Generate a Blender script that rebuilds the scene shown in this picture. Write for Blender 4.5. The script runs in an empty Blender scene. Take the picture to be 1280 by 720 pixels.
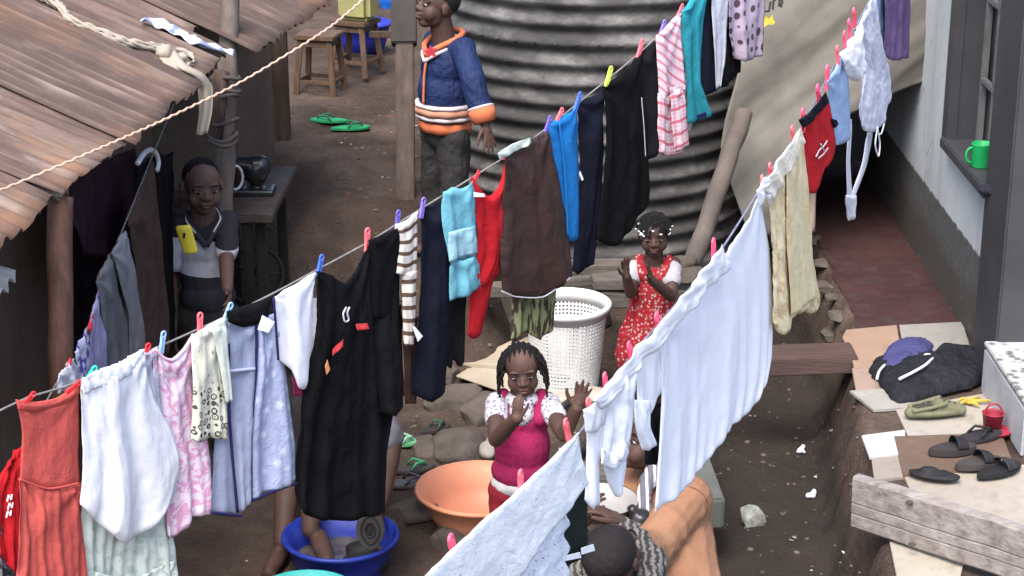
import bpy, bmesh, math, random
from mathutils import Vector, Matrix, noise
random.seed(7)
R = math.radians
SC = bpy.context.scene
COL = SC.collection

# ---------------------------------------------------------------- camera, sky, sun, exposure
CAM_H, PITCH, FPX = 3.2, R(19.0), 2400.0
cd = bpy.data.cameras.new('camera'); cam = bpy.data.objects.new('camera', cd); COL.objects.link(cam)
cam.location = (0, 0, CAM_H); cam.rotation_euler = (R(90) - PITCH, 0, 0)
cd.sensor_width = 36.0; cd.lens = 36.0 * FPX / 1280.0; cd.clip_start = 0.1; cd.clip_end = 2000
SC.camera = cam
W = bpy.data.worlds.new('World'); SC.world = W; W.use_nodes = True
SUN_EL, SUN_ROT = R(58), R(200)
nt = W.node_tree; bg = nt.nodes['Background']
sky = nt.nodes.new('ShaderNodeTexSky'); sky.sky_type = 'NISHITA'; sky.sun_disc = False
sky.sun_elevation = SUN_EL; sky.sun_rotation = SUN_ROT; sky.air_density = 1.0; sky.dust_density = 3.0; sky.ozone_density = 1.0
nt.links.new(sky.outputs[0], bg.inputs[0]); bg.inputs[1].default_value = 0.135
sl = bpy.data.lights.new('sun', 'SUN'); sl.energy = 1.5; sl.angle = R(40); sl.color = (1.0, 0.965, 0.93)
so = bpy.data.objects.new('sun', sl); COL.objects.link(so)
sd = Vector((math.sin(SUN_ROT) * math.cos(SUN_EL), math.cos(SUN_ROT) * math.cos(SUN_EL), math.sin(SUN_EL)))
so.rotation_euler = sd.to_track_quat('Z', 'Y').to_euler()
SC.view_settings.view_transform = 'Standard'; SC.view_settings.look = 'None'
SC.view_settings.gamma = 1.0; SC.view_settings.use_curve_mapping = False
SC.view_settings.exposure = 1.85

# ---------------------------------------------------------------- from photo pixels to places
CT, ST = math.cos(PITCH), math.sin(PITCH)
CAMP = Vector((0, 0, CAM_H))
def ray(px, py):
    a, b = (px - 640) / FPX, (360 - py) / FPX
    return Vector((a, CT + b * ST, -ST + b * CT))
def P(px, py, c): return CAMP + ray(px, py) * c
def G(px, py, z=0.0):
    d = ray(px, py); return CAMP + d * ((z - CAM_H) / d.z)

def ss(a, b, x):
    t = min(1, max(0, (x - a) / (b - a))); return t * t * (3 - 2 * t)
def nz(x, y, z=0.0): return noise.noise(Vector((x, y, z)))

# ---------------------------------------------------------------- node helpers
class NG:
    def __init__(s, name, rough=0.8, spec=0.3):
        s.m = bpy.data.materials.new(name); s.m.use_nodes = True; s.t = s.m.node_tree
        s.b = s.t.nodes['Principled BSDF']; s.b.inputs['Roughness'].default_value = rough
        s.b.inputs['Specular IOR Level'].default_value = spec
        s.tc = s.t.nodes.new('ShaderNodeTexCoord')
    def n(s, typ, ins=None, **kw):
        q = s.t.nodes.new('ShaderNode' + typ)
        for k, v in kw.items(): setattr(q, k, v)
        for k, v in (ins or {}).items():
            if isinstance(v, bpy.types.NodeSocket): s.t.links.new(v, q.inputs[k])
            else: q.inputs[k].default_value = v
        return q
    def math(s, op, a, b=0.0, c=0.0):
        q = s.n('Math', {0: a, 1: b, 2: c}, operation=op); return q.outputs[0]
    def noise(s, scale, detail=4, rough=.55, vec=None, dist=0.0):
        return s.n('TexNoise', {'Vector': vec or s.tc.outputs['Object'], 'Scale': scale, 'Detail': detail, 'Roughness': rough, 'Distortion': dist}).outputs[0]
    def mapping(s, vec, scale=(1, 1, 1), rot=(0, 0, 0), loc=(0, 0, 0)):
        return s.n('Mapping', {'Vector': vec, 'Scale': scale, 'Rotation': rot, 'Location': loc}).outputs[0]
    def ramp(s, fac, stops, interp='LINEAR'):
        q = s.n('ValToRGB', {0: fac}); e = q.color_ramp; e.interpolation = interp
        while len(e.elements) < len(stops): e.elements.new(0.5)
        for el, (p, c) in zip(e.elements, stops):
            el.position = p; el.color = (c[0], c[1], c[2], 1) if not isinstance(c, (int, float)) else (c, c, c, 1)
        return q.outputs[0]
    def mix(s, fac, a, b, mode='MIX'):
        q = s.n('Mix', data_type='RGBA', blend_type=mode)
        for i, v in ((0, fac), (6, a), (7, b)):
            if isinstance(v, bpy.types.NodeSocket): s.t.links.new(v, q.inputs[i])
            elif i == 0: q.inputs[0].default_value = v
            else: q.inputs[i].default_value = (v[0], v[1], v[2], 1)
        return q.outputs[2]
    def color(s, c):
        if isinstance(c, bpy.types.NodeSocket): s.t.links.new(c, s.b.inputs['Base Color'])
        else: s.b.inputs['Base Color'].default_value = (c[0], c[1], c[2], 1)
    def bump(s, h, strength=.3, dist=.01):
        q = s.n('Bump', {'Height': h, 'Strength': strength, 'Distance': dist}); s.t.links.new(q.outputs[0], s.b.inputs['Normal'])
    def thin(s, col, fac=.3):
        tr = s.n('BsdfTranslucent')
        if isinstance(col, bpy.types.NodeSocket): s.t.links.new(col, tr.inputs[0])
        else: tr.inputs[0].default_value = (col[0], col[1], col[2], 1)
        mx = s.n('MixShader', {0: fac}); s.t.links.new(s.b.outputs[0], mx.inputs[1]); s.t.links.new(tr.outputs[0], mx.inputs[2])
        out = [q for q in s.t.nodes if q.type == 'OUTPUT_MATERIAL'][0]; s.t.links.new(mx.outputs[0], out.inputs[0])

def M(name, col, rough=.7, var=.25, scale=6, bump=0., bscale=60, spec=.3, col2=None, stretch=(1, 1, 1)):
    g = NG(name, rough, spec)
    v = g.mapping(g.tc.outputs['Object'], stretch)
    f = g.noise(scale, 5, .6, v)
    lo = col2 or tuple(c * (1 - var) for c in col); hi = tuple(min(1, c * (1 + var * .6)) for c in col)
    g.color(g.ramp(f, [(.3, lo), (.7, hi)]))
    if bump: g.bump(g.noise(bscale, 4, .6, v), bump, .01)
    return g.m

def crease_h(g, uv):                                     # sharp small creases, a little weave
    r1 = g.math('ABSOLUTE', g.math('SUBTRACT', g.noise(7, 3, .5, g.mapping(uv, (1.6, .8, 1), (0, 0, .35)), .9), .5))
    r2 = g.math('ABSOLUTE', g.math('SUBTRACT', g.noise(17, 3, .55, uv, 1.4), .5))
    return g.math('ADD', g.math('ADD', g.math('MULTIPLY', g.math('MINIMUM', r1, .16), 4.0), g.math('MULTIPLY', g.math('MINIMUM', r2, .14), 2.0)), g.math('MULTIPLY', g.noise(420, 1, .5, uv), .10))
def cloth3(name, col, var=.15, st=.35, sc=1.0, rough=.88):   # the same cloth on a body, in object space
    g = NG(name, rough, .15); ob = g.tc.outputs['Object']
    f = g.noise(9, 5, .6); g.color(g.ramp(f, [(.3, tuple(x * (1 - var) for x in col)), (.7, tuple(min(1, x * (1 + var * .6)) for x in col))]))
    r1 = g.math('ABSOLUTE', g.math('SUBTRACT', g.noise(8 * sc, 3, .5, g.mapping(ob, (1.3, 1.3, .8), (.3, .5, .2)), .8), .5)); r2 = g.math('ABSOLUTE', g.math('SUBTRACT', g.noise(19 * sc, 3, .55, ob, 1.2), .5))
    h = g.math('ADD', g.math('ADD', g.math('MULTIPLY', g.math('MINIMUM', r1, .16), 4.0), g.math('MULTIPLY', g.math('MINIMUM', r2, .14), 2.0)), g.math('MULTIPLY', g.noise(500, 1, .5, ob), .15))
    g.bump(h, st, .012); return g.m
def cloth(name, col, var=.10, thin=0., rough=.9, weave=.12, spec=.15, cs=.11):
    g = NG(name, rough, spec)
    uv = g.tc.outputs['UV']
    f = g.noise(9, 4, .6, uv)
    c = g.ramp(f, [(.3, tuple(x * (1 - var) for x in col)), (.7, tuple(min(1, x * (1 + var * .5)) for x in col))])
    g.color(c)
    g.bump(crease_h(g, uv), cs + weave, .010)
    if thin: g.thin(c, thin)
    return g.m

# ---------------------------------------------------------------- mesh helpers
WL = {}                                                  # world location of every parent
def link(o, parent=None):
    COL.objects.link(o)
    if parent is not None: o.parent = parent
    return o
def tag(o, label=None, cat=None, group=None, kind=None):
    if label: o['label'] = label
    if cat: o['category'] = cat
    if group: o['group'] = group
    if kind: o['kind'] = kind
    return o
def thing(name, label, cat, loc=(0, 0, 0), group=None):
    o = bpy.data.objects.new(name, None); o.empty_display_size = .1; COL.objects.link(o)
    o.location = loc; WL[o] = Vector(loc)
    return tag(o, label, cat, group)
def copy_tree(o, parent=None):
    c = o.copy(); COL.objects.link(c)
    if parent is not None: c.parent = parent
    for ch in list(o.children): copy_tree(ch, c)
    return c

class MB:
    def __init__(s): s.v = []; s.f = []; s.uv = {}
    def add(s, vs, fs):
        b = len(s.v); s.v += [Vector(p) for p in vs]; s.f += [tuple(i + b for i in f) for f in fs]; return b
    def hexa(s, p):                                     # p: 4 bottom then 4 top, same turning sense
        s.add(p, [(3, 2, 1, 0), (4, 5, 6, 7), (0, 1, 5, 4), (1, 2, 6, 5), (2, 3, 7, 6), (3, 0, 4, 7)])
    def box(s, c, size, rz=0, rot=None):
        m = rot or Matrix.Rotation(rz, 3, 'Z'); x, y, z = (k / 2 for k in size); c = Vector(c)
        q = [(-x, -y, -z), (x, -y, -z), (x, y, -z), (-x, y, -z), (-x, -y, z), (x, -y, z), (x, y, z), (-x, y, z)]
        s.hexa([c + m @ Vector(k) for k in q])
    def bar(s, a, b, w, h, up=(0, 0, 1)):
        a, b = Vector(a), Vector(b); d = (b - a).normalized(); u = Vector(up)
        if abs(d.dot(u)) > .95: u = Vector((0, 1, 0))
        x = d.cross(u).normalized() * (w / 2); y = x.normalized().cross(d).normalized() * (h / 2)
        s.hexa([a - x - y, a + x - y, b + x - y, b - x - y, a - x + y, a + x + y, b + x + y, b - x + y])
    def tube(s, pts, rad, seg=8, caps=True, closed=False):
        pts = [Vector(p) for p in pts]; n = len(pts)
        if isinstance(rad, (int, float)): rad = [rad] * n
        b = len(s.v); prev = None
        for i, p in enumerate(pts):
            if closed: d = pts[(i + 1) % n] - pts[i - 1]
            else: d = pts[min(i + 1, n - 1)] - pts[max(i - 1, 0)]
            d.normalize()
            if prev is None:
                u = Vector((0, 0, 1)) if abs(d.z) < .9 else Vector((1, 0, 0)); x = d.cross(u).normalized()
            else: x = (prev - d * prev.dot(d)).normalized()
            prev = x; y = d.cross(x)
            for k in range(seg):
                a = 2 * math.pi * k / seg; s.v.append(p + (x * math.cos(a) + y * math.sin(a)) * rad[i])
        m = n if closed else n - 1
        for i in range(m):
            for k in range(seg):
                k2 = (k + 1) % seg; i2 = (i + 1) % n
                s.f.append((b + i * seg + k, b + i * seg + k2, b + i2 * seg + k2, b + i2 * seg + k))
        if caps and not closed:
            s.f.append(tuple(b + k for k in range(seg))[::-1]); s.f.append(tuple(b + (n - 1) * seg + k for k in range(seg)))
    def lathe(s, prof, c, seg=40, sx=1, sy=1):
        c = Vector(c); b = len(s.v); n = len(prof)
        for (r, z) in prof:
            for k in range(seg):
                a = 2 * math.pi * k / seg; s.v.append(c + Vector((r * sx * math.cos(a), r * sy * math.sin(a), z)))
        for i in range(n - 1):
            for k in range(seg):
                k2 = (k + 1) % seg; s.f.append((b + i * seg + k, b + i * seg + k2, b + (i + 1) * seg + k2, b + (i + 1) * seg + k))
        s.f.append(tuple(b + k for k in range(seg))[::-1]); s.f.append(tuple(b + (n - 1) * seg + k for k in range(seg)))
    def ell(s, c, r, basis=None, seg=16, rings=10):
        c = Vector(c); m = basis or Matrix.Identity(3); b = len(s.v)
        if isinstance(r, (int, float)): r = (r, r, r)
        s.v.append(c + m @ Vector((0, 0, r[2])))
        for i in range(1, rings):
            t = math.pi * i / rings
            for k in range(seg):
                a = 2 * math.pi * k / seg
                s.v.append(c + m @ Vector((r[0] * math.sin(t) * math.cos(a), r[1] * math.sin(t) * math.sin(a), r[2] * math.cos(t))))
        s.v.append(c + m @ Vector((0, 0, -r[2]))); e = len(s.v) - 1
        for k in range(seg):
            k2 = (k + 1) % seg; s.f.append((b, b + 1 + k, b + 1 + k2))
            for i in range(rings - 2):
                s.f.append((b + 1 + i * seg + k, b + 1 + (i + 1) * seg + k, b + 1 + (i + 1) * seg + k2, b + 1 + i * seg + k2))
            s.f.append((e, b + 1 + (rings - 2) * seg + k2, b + 1 + (rings - 2) * seg + k))
    def cap(s, a, ra, b_, rb, seg=14):
        a, b_ = Vector(a), Vector(b_); d = b_ - a; L = d.length
        if L < 1e-6: return s.ell(a, max(ra, rb))
        d /= L; pts = []; rr = []
        for t in (90, 70, 45, 22): pts.append(a - d * ra * math.sin(R(t))); rr.append(max(ra * math.cos(R(t)), ra * .02))
        for t in (0, .33, .67, 1): pts.append(a + d * L * t); rr.append(ra + (rb - ra) * t)
        for t in (22, 45, 70, 90): pts.append(b_ + d * rb * math.sin(R(t))); rr.append(max(rb * math.cos(R(t)), rb * .02))
        s.tube(pts, rr, seg)
    def chain(s, pts, rad):
        for i in range(len(pts) - 1): s.cap(pts[i], rad[i], pts[i + 1], rad[i + 1])
    def prism(s, poly, h, base=None):                   # list of 3-D points, extruded by vector h
        n = len(poly); h = Vector(h); poly = [Vector(p) for p in poly]
        s.add(poly + [p + h for p in poly], [tuple(range(n))[::-1], tuple(range(n, 2 * n))] + [(i, (i + 1) % n, n + (i + 1) % n, n + i) for i in range(n)])
    def grid(s, fn, nu, nv, closed=False):
        b = len(s.v); s.gridn = (nu, nv)
        for j in range(nv + 1):
            for i in range(nu + 1): s.v.append(Vector(fn(i / nu, j / nv)))
        for j in range(nv):
            for i in range(nu):
                a = b + j * (nu + 1) + i; s.f.append((a, a + 1, a + nu + 2, a + nu + 1))
    def build(s, name, mat, parent=None, smooth=False, bevel=0., loc=None, fixn=True, solid=0., remesh=0., smooth_it=4, wrinkle=None, uvscale=None):
        if loc is not None: org = Vector(loc)
        elif parent is not None: org = WL[parent]
        else: org = Vector((sum(p.x for p in s.v) / len(s.v), sum(p.y for p in s.v) / len(s.v), min(p.z for p in s.v)))
        me = bpy.data.meshes.new(name); me.from_pydata([tuple(p - org) for p in s.v], [], s.f)
        bm = bmesh.new(); bm.from_mesh(me)
        if fixn: bmesh.ops.recalc_face_normals(bm, faces=bm.faces)
        if bevel: bmesh.ops.bevel(bm, geom=[e for e in bm.edges if e.is_manifold and e.calc_face_angle(0) > .5], offset=bevel, segments=2, affect='EDGES', clamp_overlap=True)
        if solid: bmesh.ops.solidify(bm, geom=bm.faces[:], thickness=solid)
        bm.to_mesh(me); bm.free()
        o = bpy.data.objects.new(name, me)
        if remesh:
            t = bpy.data.objects.new('tmp', me); COL.objects.link(t)
            md = t.modifiers.new('r', 'REMESH'); md.mode = 'VOXEL'; md.voxel_size = remesh; md.use_smooth_shade = True
            sm = t.modifiers.new('s', 'SMOOTH'); sm.factor = .5; sm.iterations = smooth_it
            dg = bpy.context.evaluated_depsgraph_get(); me2 = bpy.data.meshes.new_from_object(t.evaluated_get(dg))
            o.data = me2; bpy.data.objects.remove(t); bpy.data.meshes.remove(me); me = me2; me.name = name; me.materials.clear()
            if wrinkle:
                me.update(); nm = [v.normal.copy() for v in me.vertices]
                for v, n_ in zip(me.vertices, nm):
                    q = v.co + org; v.co += n_ * wrinkle(q, n_)
                me.update()
        if smooth or remesh: me.polygons.foreach_set('use_smooth', [True] * len(me.polygons))
        me.materials.append(mat)
        if parent is None: o.location = org; WL[o] = org.copy()
        else: WL[o] = org.copy()
        return link(o, parent)

def cr(pts, n):                                          # n+1 points along a smooth curve through pts, even by length
    pts = [Vector(p) for p in pts]
    if len(pts) == 2: dense = [pts[0].lerp(pts[1], i / 40) for i in range(41)]
    else:
        dense = []; e = [pts[0] * 2 - pts[1]] + pts + [pts[-1] * 2 - pts[-2]]
        for k in range(1, len(e) - 2):
            a, b, c, d = e[k - 1:k + 3]
            for i in range(12):
                t = i / 12; t2, t3 = t * t, t * t * t
                q = .5 * ((2 * b) + (c - a) * t + (2 * a - 5 * b + 4 * c - d) * t2 + (3 * b - a - 3 * c + d) * t3)
                dense.append(b.lerp(c, t) * .35 + q * .65)
        dense.append(pts[-1])
    L = [0]
    for i in range(1, len(dense)): L.append(L[-1] + (dense[i] - dense[i - 1]).length)
    out = []; k = 0
    for i in range(n + 1):
        s = L[-1] * i / n
        while k < len(L) - 2 and L[k + 1] < s: k += 1
        d = L[k + 1] - L[k]; out.append(dense[k].lerp(dense[k + 1], (s - L[k]) / d if d > 1e-9 else 0))
    return out

# ================================================================ THE SETTING
def xr(y): return min(1.56, 1.27 + .125 * (y - 6)) + .03 * nz(y * 3, 5.1) + .02 * nz(y * 9, 1.7)
def xl(y): return .70 + .06 * (min(y, 8.2) - 7) + .03 * nz(y * 2.3, 9.4)
def th(x, y):
    r, l = xr(y), xl(y)
    near = 1 - ss(9.2, 9.8, y)
    z = -.27 * ss(l - .03, l + .10, x) * (1 - ss(r - .16, r + .02, x)) * near
    z += .18 * ss(r - .10, r + .03, x)
    up = ss(7.75, 8.75, y) * (1 - ss(-.24, .04, x)); z += .62 * up + up * (.05 * nz(x * 2.1, y * 1.5, 4) + .03 * nz(x * 5, y * 4, 6))
    amp = 1 - .8 * ss(r - .02, r + .08, x)
    bk = ss(r - .22, r - .12, x) * (1 - ss(r - .01, r + .05, x)) * near
    if bk > 0: z += bk * (.05 * nz(x * 7, y * 5, 2) + .025 * nz(x * 18, y * 16, 5))
    z += amp * (.022 * nz(x * 2.6, y * 2.6) + .018 * nz(x * 7, y * 6, 3) + .009 * nz(x * 19, y * 17, 7) + .005 * nz(x * 41, y * 37, 9))
    return z
def axis(lo, hi, step, far):
    a = []; v = lo
    while v < hi: a.append(v); v += step
    a.append(hi); g = step; v = hi
    while v < far: g *= 1.6; v += g; a.append(v)
    g = step; v = lo; pre = []
    while v > -far: g *= 1.6; v -= g; pre.append(v)
    return pre[::-1] + a
xs = axis(-2.3, 2.3, .026, 300); ys = axis(4.6, 10.6, .03, 300)
gm = MB(); nx = len(xs)
gm.v = [Vector((x, y, th(x, y))) for y in ys for x in xs]
gm.f = [(j * nx + i, j * nx + i + 1, (j + 1) * nx + i + 1, (j + 1) * nx + i) for j in range(len(ys) - 1) for i in range(nx - 1)]
g = NG('dirt', .95, .15); ob = g.tc.outputs['Object']
f1 = g.noise(1.7, 6, .65); f2 = g.noise(9, 6, .65); f3 = g.noise(46, 5, .7)
c = g.ramp(f1, [(.32, (.045, .0295, .022)), (.5, (.082, .057, .043)), (.68, (.130, .095, .072))])
c = g.mix(g.ramp(f2, [(.45, 0), (.75, .75)]), c, (.034, .026, .023))
c = g.mix(g.ramp(f3, [(.60, 0), (.72, .55)]), c, (.15, .118, .098)); f4 = g.noise(150, 3, .7); c = g.mix(g.ramp(f4, [(.35, .55), (.5, 0)]), c, (.022, .017, .014)); c = g.mix(g.ramp(f4, [(.62, 0), (.72, .5)]), c, (.19, .155, .13))
sx = g.n('SeparateXYZ', {0: ob}).outputs
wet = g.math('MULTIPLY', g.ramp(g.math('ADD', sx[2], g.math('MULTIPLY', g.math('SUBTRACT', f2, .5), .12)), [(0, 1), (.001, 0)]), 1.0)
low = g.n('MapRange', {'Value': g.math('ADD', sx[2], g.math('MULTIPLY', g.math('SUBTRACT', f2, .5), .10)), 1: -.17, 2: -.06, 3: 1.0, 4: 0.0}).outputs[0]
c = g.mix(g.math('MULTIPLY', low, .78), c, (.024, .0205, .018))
g.color(c)
g.bump(g.math('ADD', g.math('MULTIPLY', f2, .6), g.math('MULTIPLY', f3, .8)), .8, .03)
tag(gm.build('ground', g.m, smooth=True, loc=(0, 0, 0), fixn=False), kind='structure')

# red cement floor of the passage
gm = MB()
def redf(u, v):
    y = 8.12 + v * 2.9; x = xr(y) + .02 + u * (2.05 - xr(y)); return (x, y, max(th(x, y) + .004, .186) + .004 * nz(x * 6, y * 6))
gm.grid(redf, 20, 60)
g = NG('red_cement', .75, .3)
f = g.noise(3, 6, .65); f2 = g.noise(14, 5, .7)
c = g.ramp(f, [(.3, (.029, .0115, .0115)), (.7, (.050, .020, .0195))]); c = g.mix(g.ramp(f2, [(.48, 0), (.70, .85)]), c, (.046, .034, .029))
g.color(c); g.bump(f2, .3, .02)
tag(gm.build('path', g.m, smooth=True, loc=(0, 0, 0)), kind='structure')

# ---------------------------------------------------------------- the plastered house on the right
g = NG('plaster_paint', .85, .2); ob = g.tc.outputs['Object']; z = g.n('SeparateXYZ', {0: ob}).outputs[2]
f = g.noise(2.2, 6, .6); f2 = g.noise(16, 5, .7); st = g.noise(5, 5, .6, g.mapping(ob, (1, 1, .12)))
white = g.mix(g.ramp(st, [(.5, 0), (.75, .55)]), g.ramp(f, [(.3, (.36, .38, .385)), (.7, (.46, .485, .49))]), (.25, .245, .225))
grey = g.ramp(f2, [(.3, (.060, .060, .057)), (.7, (.10, .099, .094))])
zz = g.math('ADD', z, g.math('MULTIPLY', g.math('SUBTRACT', f2, .5), .05))
c = g.mix(g.ramp(zz, [(.435, 0), (.445, 1)]), grey, white)
c = g.mix(g.ramp(g.math('ADD', zz, g.math('MULTIPLY', g.math('SUBTRACT', f, .5), .2)), [(.20, .85), (.30, 0)]), c, (.06, .05, .042))
ck0 = g.ramp(g.math('ABSOLUTE', g.math('SUBTRACT', g.noise(1.6, 2, .5, None, .3), .5)), [(.0, .3), (.010, 0)]); c = g.mix(g.math('MULTIPLY', ck0, g.ramp(g.noise(1.1, 2), [(.5, 0), (.6, 1)])), c, (.10, .095, .085)); c = g.mix(g.ramp(g.noise(9, 5, .75), [(.62, 0), (.68, .5)]), c, (.20, .19, .17))
g.color(c); g.bump(g.math('ADD', f2, g.math('MULTIPLY', g.noise(70, 3), .3)), .3, .01); PLASTER = g.m
GREYP = M('grey_gloss_paint', (.040, .040, .043), .6, .2, 4, .15, 30, .4)
house = thing('plastered_house', 'white plastered house wall with dark grey window surround and grey base', 'house', (2.05, 7.9, .15))
m = MB(); m.box((2.15, 9.73, 1.6), (.2, 2.2, 3.2)); m.box((2.15, 8.22, .475), (.2, .82, .95)); m.box((2.15, 8.22, 2.85), (.2, .82, .7)); wall = m.build('wall', PLASTER, house, loc=None)
# the wall between window and corner, painted dark
m = MB(); m.box((2.02 + .13, 7.62, 1.6), (.30, .38, 3.2)); m.build('corner_pillar', GREYP, house, bevel=.008)
m = MB(); m.box((2.03, 8.66, 1.75), (.05, .10, 1.62)); m.box((2.03, 8.22, 2.53), (.05, .78, .06))
m.box((2.135, 8.622, 1.75), (.17, .012, 1.6)); win = m.build('window', GREYP, house, bevel=.004)
m = MB(); m.box((2.085, 8.24, .935), (.19, .86, .05)); m.build('sill', GREYP, win, bevel=.006)
m = MB()
for y in (8.58, 8.36, 8.12, 7.88): m.box((2.15, y, 1.72), (.03, .028, 1.52))
for zc in (1.25, 1.62, 2.0): m.box((2.147, 8.2, zc), (.026, .75, .026))
m.build('glazing_bars', M('grey_frame', (.12, .12, .12), .6, .3, 12), win, bevel=.003)
g = NG('dusty_glass', .30, .25); g.color(g.ramp(g.noise(5, 5), [(.3, (.018, .019, .02)), (.7, (.055, .055, .053))])); 
m = MB(); m.box((2.175, 8.2, 1.72), (.008, .8, 1.54)); m.build('pane', g.m, win)

m = MB(); m.box((2.105, 7.10, .28), (.30, .68, .21)); stepm = NG('white_step', .8, .2)
f = stepm.noise(5, 5); stepm.color(stepm.ramp(f, [(.3, (.30, .30, .31)), (.7, (.43, .43, .44))])); stepm.bump(stepm.noise(30), .2)
step = thing('house_step', 'white painted step block with a speckled stone top beside the grey wall corner', 'step', (2.105, 7.1, .18))
m.build('block', stepm.m, step, bevel=.012)
g = NG('terrazzo', .6, .3); vo = g.n('TexVoronoi', {'Vector': g.tc.outputs['Object'], 'Scale': 22.0}); g.color(g.ramp(vo.outputs['Distance'], [(.2, (.10, .10, .09)), (.45, (.33, .33, .32))]))
m = MB(); m.box((2.11, 7.10, .395), (.31, .69, .02)); m.build('top_slab', g.m, step, bevel=.004)

# unseen roof added over the passage end to keep it in deep shade
m = MB(); m.box((1.30, 10.40, 1.72), (1.6, 1.85, .06)); m.build('shade_roof', M('dark_iron', (.05, .045, .04), .7, .3), house)
# dark-coloured wall standing in for the unlit opening at the passage end
DARKW = M('unlit_dark', (.030, .026, .024), .9, .4, 4)
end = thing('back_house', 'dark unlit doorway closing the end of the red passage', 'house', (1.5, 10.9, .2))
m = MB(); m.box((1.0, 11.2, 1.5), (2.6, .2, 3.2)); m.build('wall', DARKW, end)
m = MB(); m.box((1.38, 10.35, .90), (.06, 1.5, 1.55)); m.build('shade_wall', DARKW, end)  # added wall that keeps light out of the passage
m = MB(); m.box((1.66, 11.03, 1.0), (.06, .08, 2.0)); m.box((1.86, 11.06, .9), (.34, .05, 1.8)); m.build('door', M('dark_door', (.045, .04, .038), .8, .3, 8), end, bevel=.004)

# ---------------------------------------------------------------- loose tiles laid on the walkway
def tile(px, col, label, zt=.196, th_=.009, group='mismatched floor tiles on the walkway', rough=.45):
    col = tuple(k * .66 for k in col)
    pts = [G(x, y, zt) for x, y in px]
    m = MB(); m.prism(pts, (0, 0, -th_ - .004))
    g = NG('tile_glaze', rough, .4); f = g.noise(7, 5, .6); g.color(g.mix(g.ramp(g.noise(18, 5, .7), [(.52, 0), (.75, .6)]), g.ramp(f, [(.3, tuple(k * .86 for k in col)), (.7, col)]), (.16, .125, .10)))
    g.bump(g.noise(25), .08)
    return tag(m.build('floor_tile', g.m, bevel=.0015), label, 'floor tile', group)
tile([(1058, 412), (1121, 406), (1129, 457), (1068, 461), (1063, 440), (1053, 421)], (.46, .31, .22), 'peach tile with a broken corner next to the red floor')
tile([(1124, 406), (1203, 402), (1214, 438), (1131, 446)], (.40, .38, .34), 'pale grey tile between the peach tile and the dark wall base', .197)
tile([(1065, 460), (1112, 458), (1110, 488), (1070, 488)], (.45, .32, .25), 'small pinkish tile partly under the black jacket', .1945)
tile([(1062, 488), (1125, 484), (1160, 500), (1156, 508), (1092, 512)], (.44, .41, .36), 'beige broken tile below the dropped black jacket', .1955)
tile([(1120, 512), (1238, 490), (1256, 540), (1135, 545)], (.50, .45, .38), 'large cream tile under the olive clog', .1935)
tile([(1077, 544), (1131, 537), (1133, 567), (1087, 571)], (.70, .70, .70), 'small clean white tile at the gully edge', .198)
tile([(1117, 545), (1252, 541), (1268, 583), (1129, 594)], (.185, .12, .085), 'brown tile under the black flip flops', .199)
tile([(1089, 571), (1130, 568), (1137, 595), (1093, 600)], (.40, .34, .28), 'dull beige tile between the white tile and the plank', .1925)
tile([(1130, 595), (1285, 580), (1290, 660), (1150, 640)], (.47, .41, .33), 'wide cream tile behind the upright plank', .1915)
tile([(1112, 676), (1205, 700), (1200, 722), (1122, 726)], (.52, .47, .38), 'cream tile in front of the upright plank', .194)

# ---------------------------------------------------------------- corrugated water tank
g = NG('weathered_zinc', .62, .5); g.b.inputs['Metallic'].default_value = .15
ob = g.tc.outputs['Object']; f = g.noise(2.6, 6, .65, g.mapping(ob, (1, 1, 2.2))); f2 = g.noise(24, 5, .7)
c = g.ramp(f, [(.30, (.020, .0195, .019)), (.47, (.042, .040, .038)), (.58, (.095, .092, .087)), (.74, (.23, .225, .215))])
c = g.mix(g.ramp(f2, [(.55, 0), (.8, .6)]), c, (.05, .045, .04)); g.color(c)
g.t.links.new(g.ramp(f, [(.3, .85), (.8, .6)]), g.b.inputs['Roughness']); g.bump(g.math('ADD', f2, g.math('MULTIPLY', g.noise(7, 4, .6), 1.2)), .3, .02)
TC = Vector((.42, 9.72, .16)); TR = .78
tank = thing('water_tank', 'tall round corrugated metal water tank blackened with soot', 'water tank', TC)
m = MB(); nseg, nr = 120, 280
for j in range(nr + 1):
    zq = 2.5 * j / nr
    for k in range(nseg):
        a = 2 * math.pi * k / nseg; r = TR + .0150 * math.sin(zq / .096 * 2 * math.pi) + .006 * nz(math.cos(a) * 2, math.sin(a) * 2, zq * 3)
        m.v.append(TC + Vector((r * math.cos(a), r * math.sin(a), zq)))
for j in range(nr):
    for k in range(nseg): k2 = (k + 1) % nseg; m.f.append((j * nseg + k, j * nseg + k2, (j + 1) * nseg + k2, (j + 1) * nseg + k))
for k in range(16):
    a = R(-150) + k * R(7.4); q = TC + Vector(((TR + .024) * math.cos(a), (TR + .024) * math.sin(a), 1.175 + .003 * (k % 3))); m.ell(q, (.009, .009, .006), None, 8, 6)
a = R(-118); 0 and m.tube([TC + Vector(((TR + .012) * math.cos(a), (TR + .012) * math.sin(a), z_)) for z_ in (0, .6, 1.2, 1.8, 2.5)], .012, 6)
m.build('shell', g.m, tank, smooth=True)
m = MB(); m.lathe([(.02, 0), (TR + .01, 0), (TR + .01, .03), (.4, .16), (.02, .18)], TC + Vector((0, 0, 2.5)), 60); m.build('lid', g.m, tank)

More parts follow.
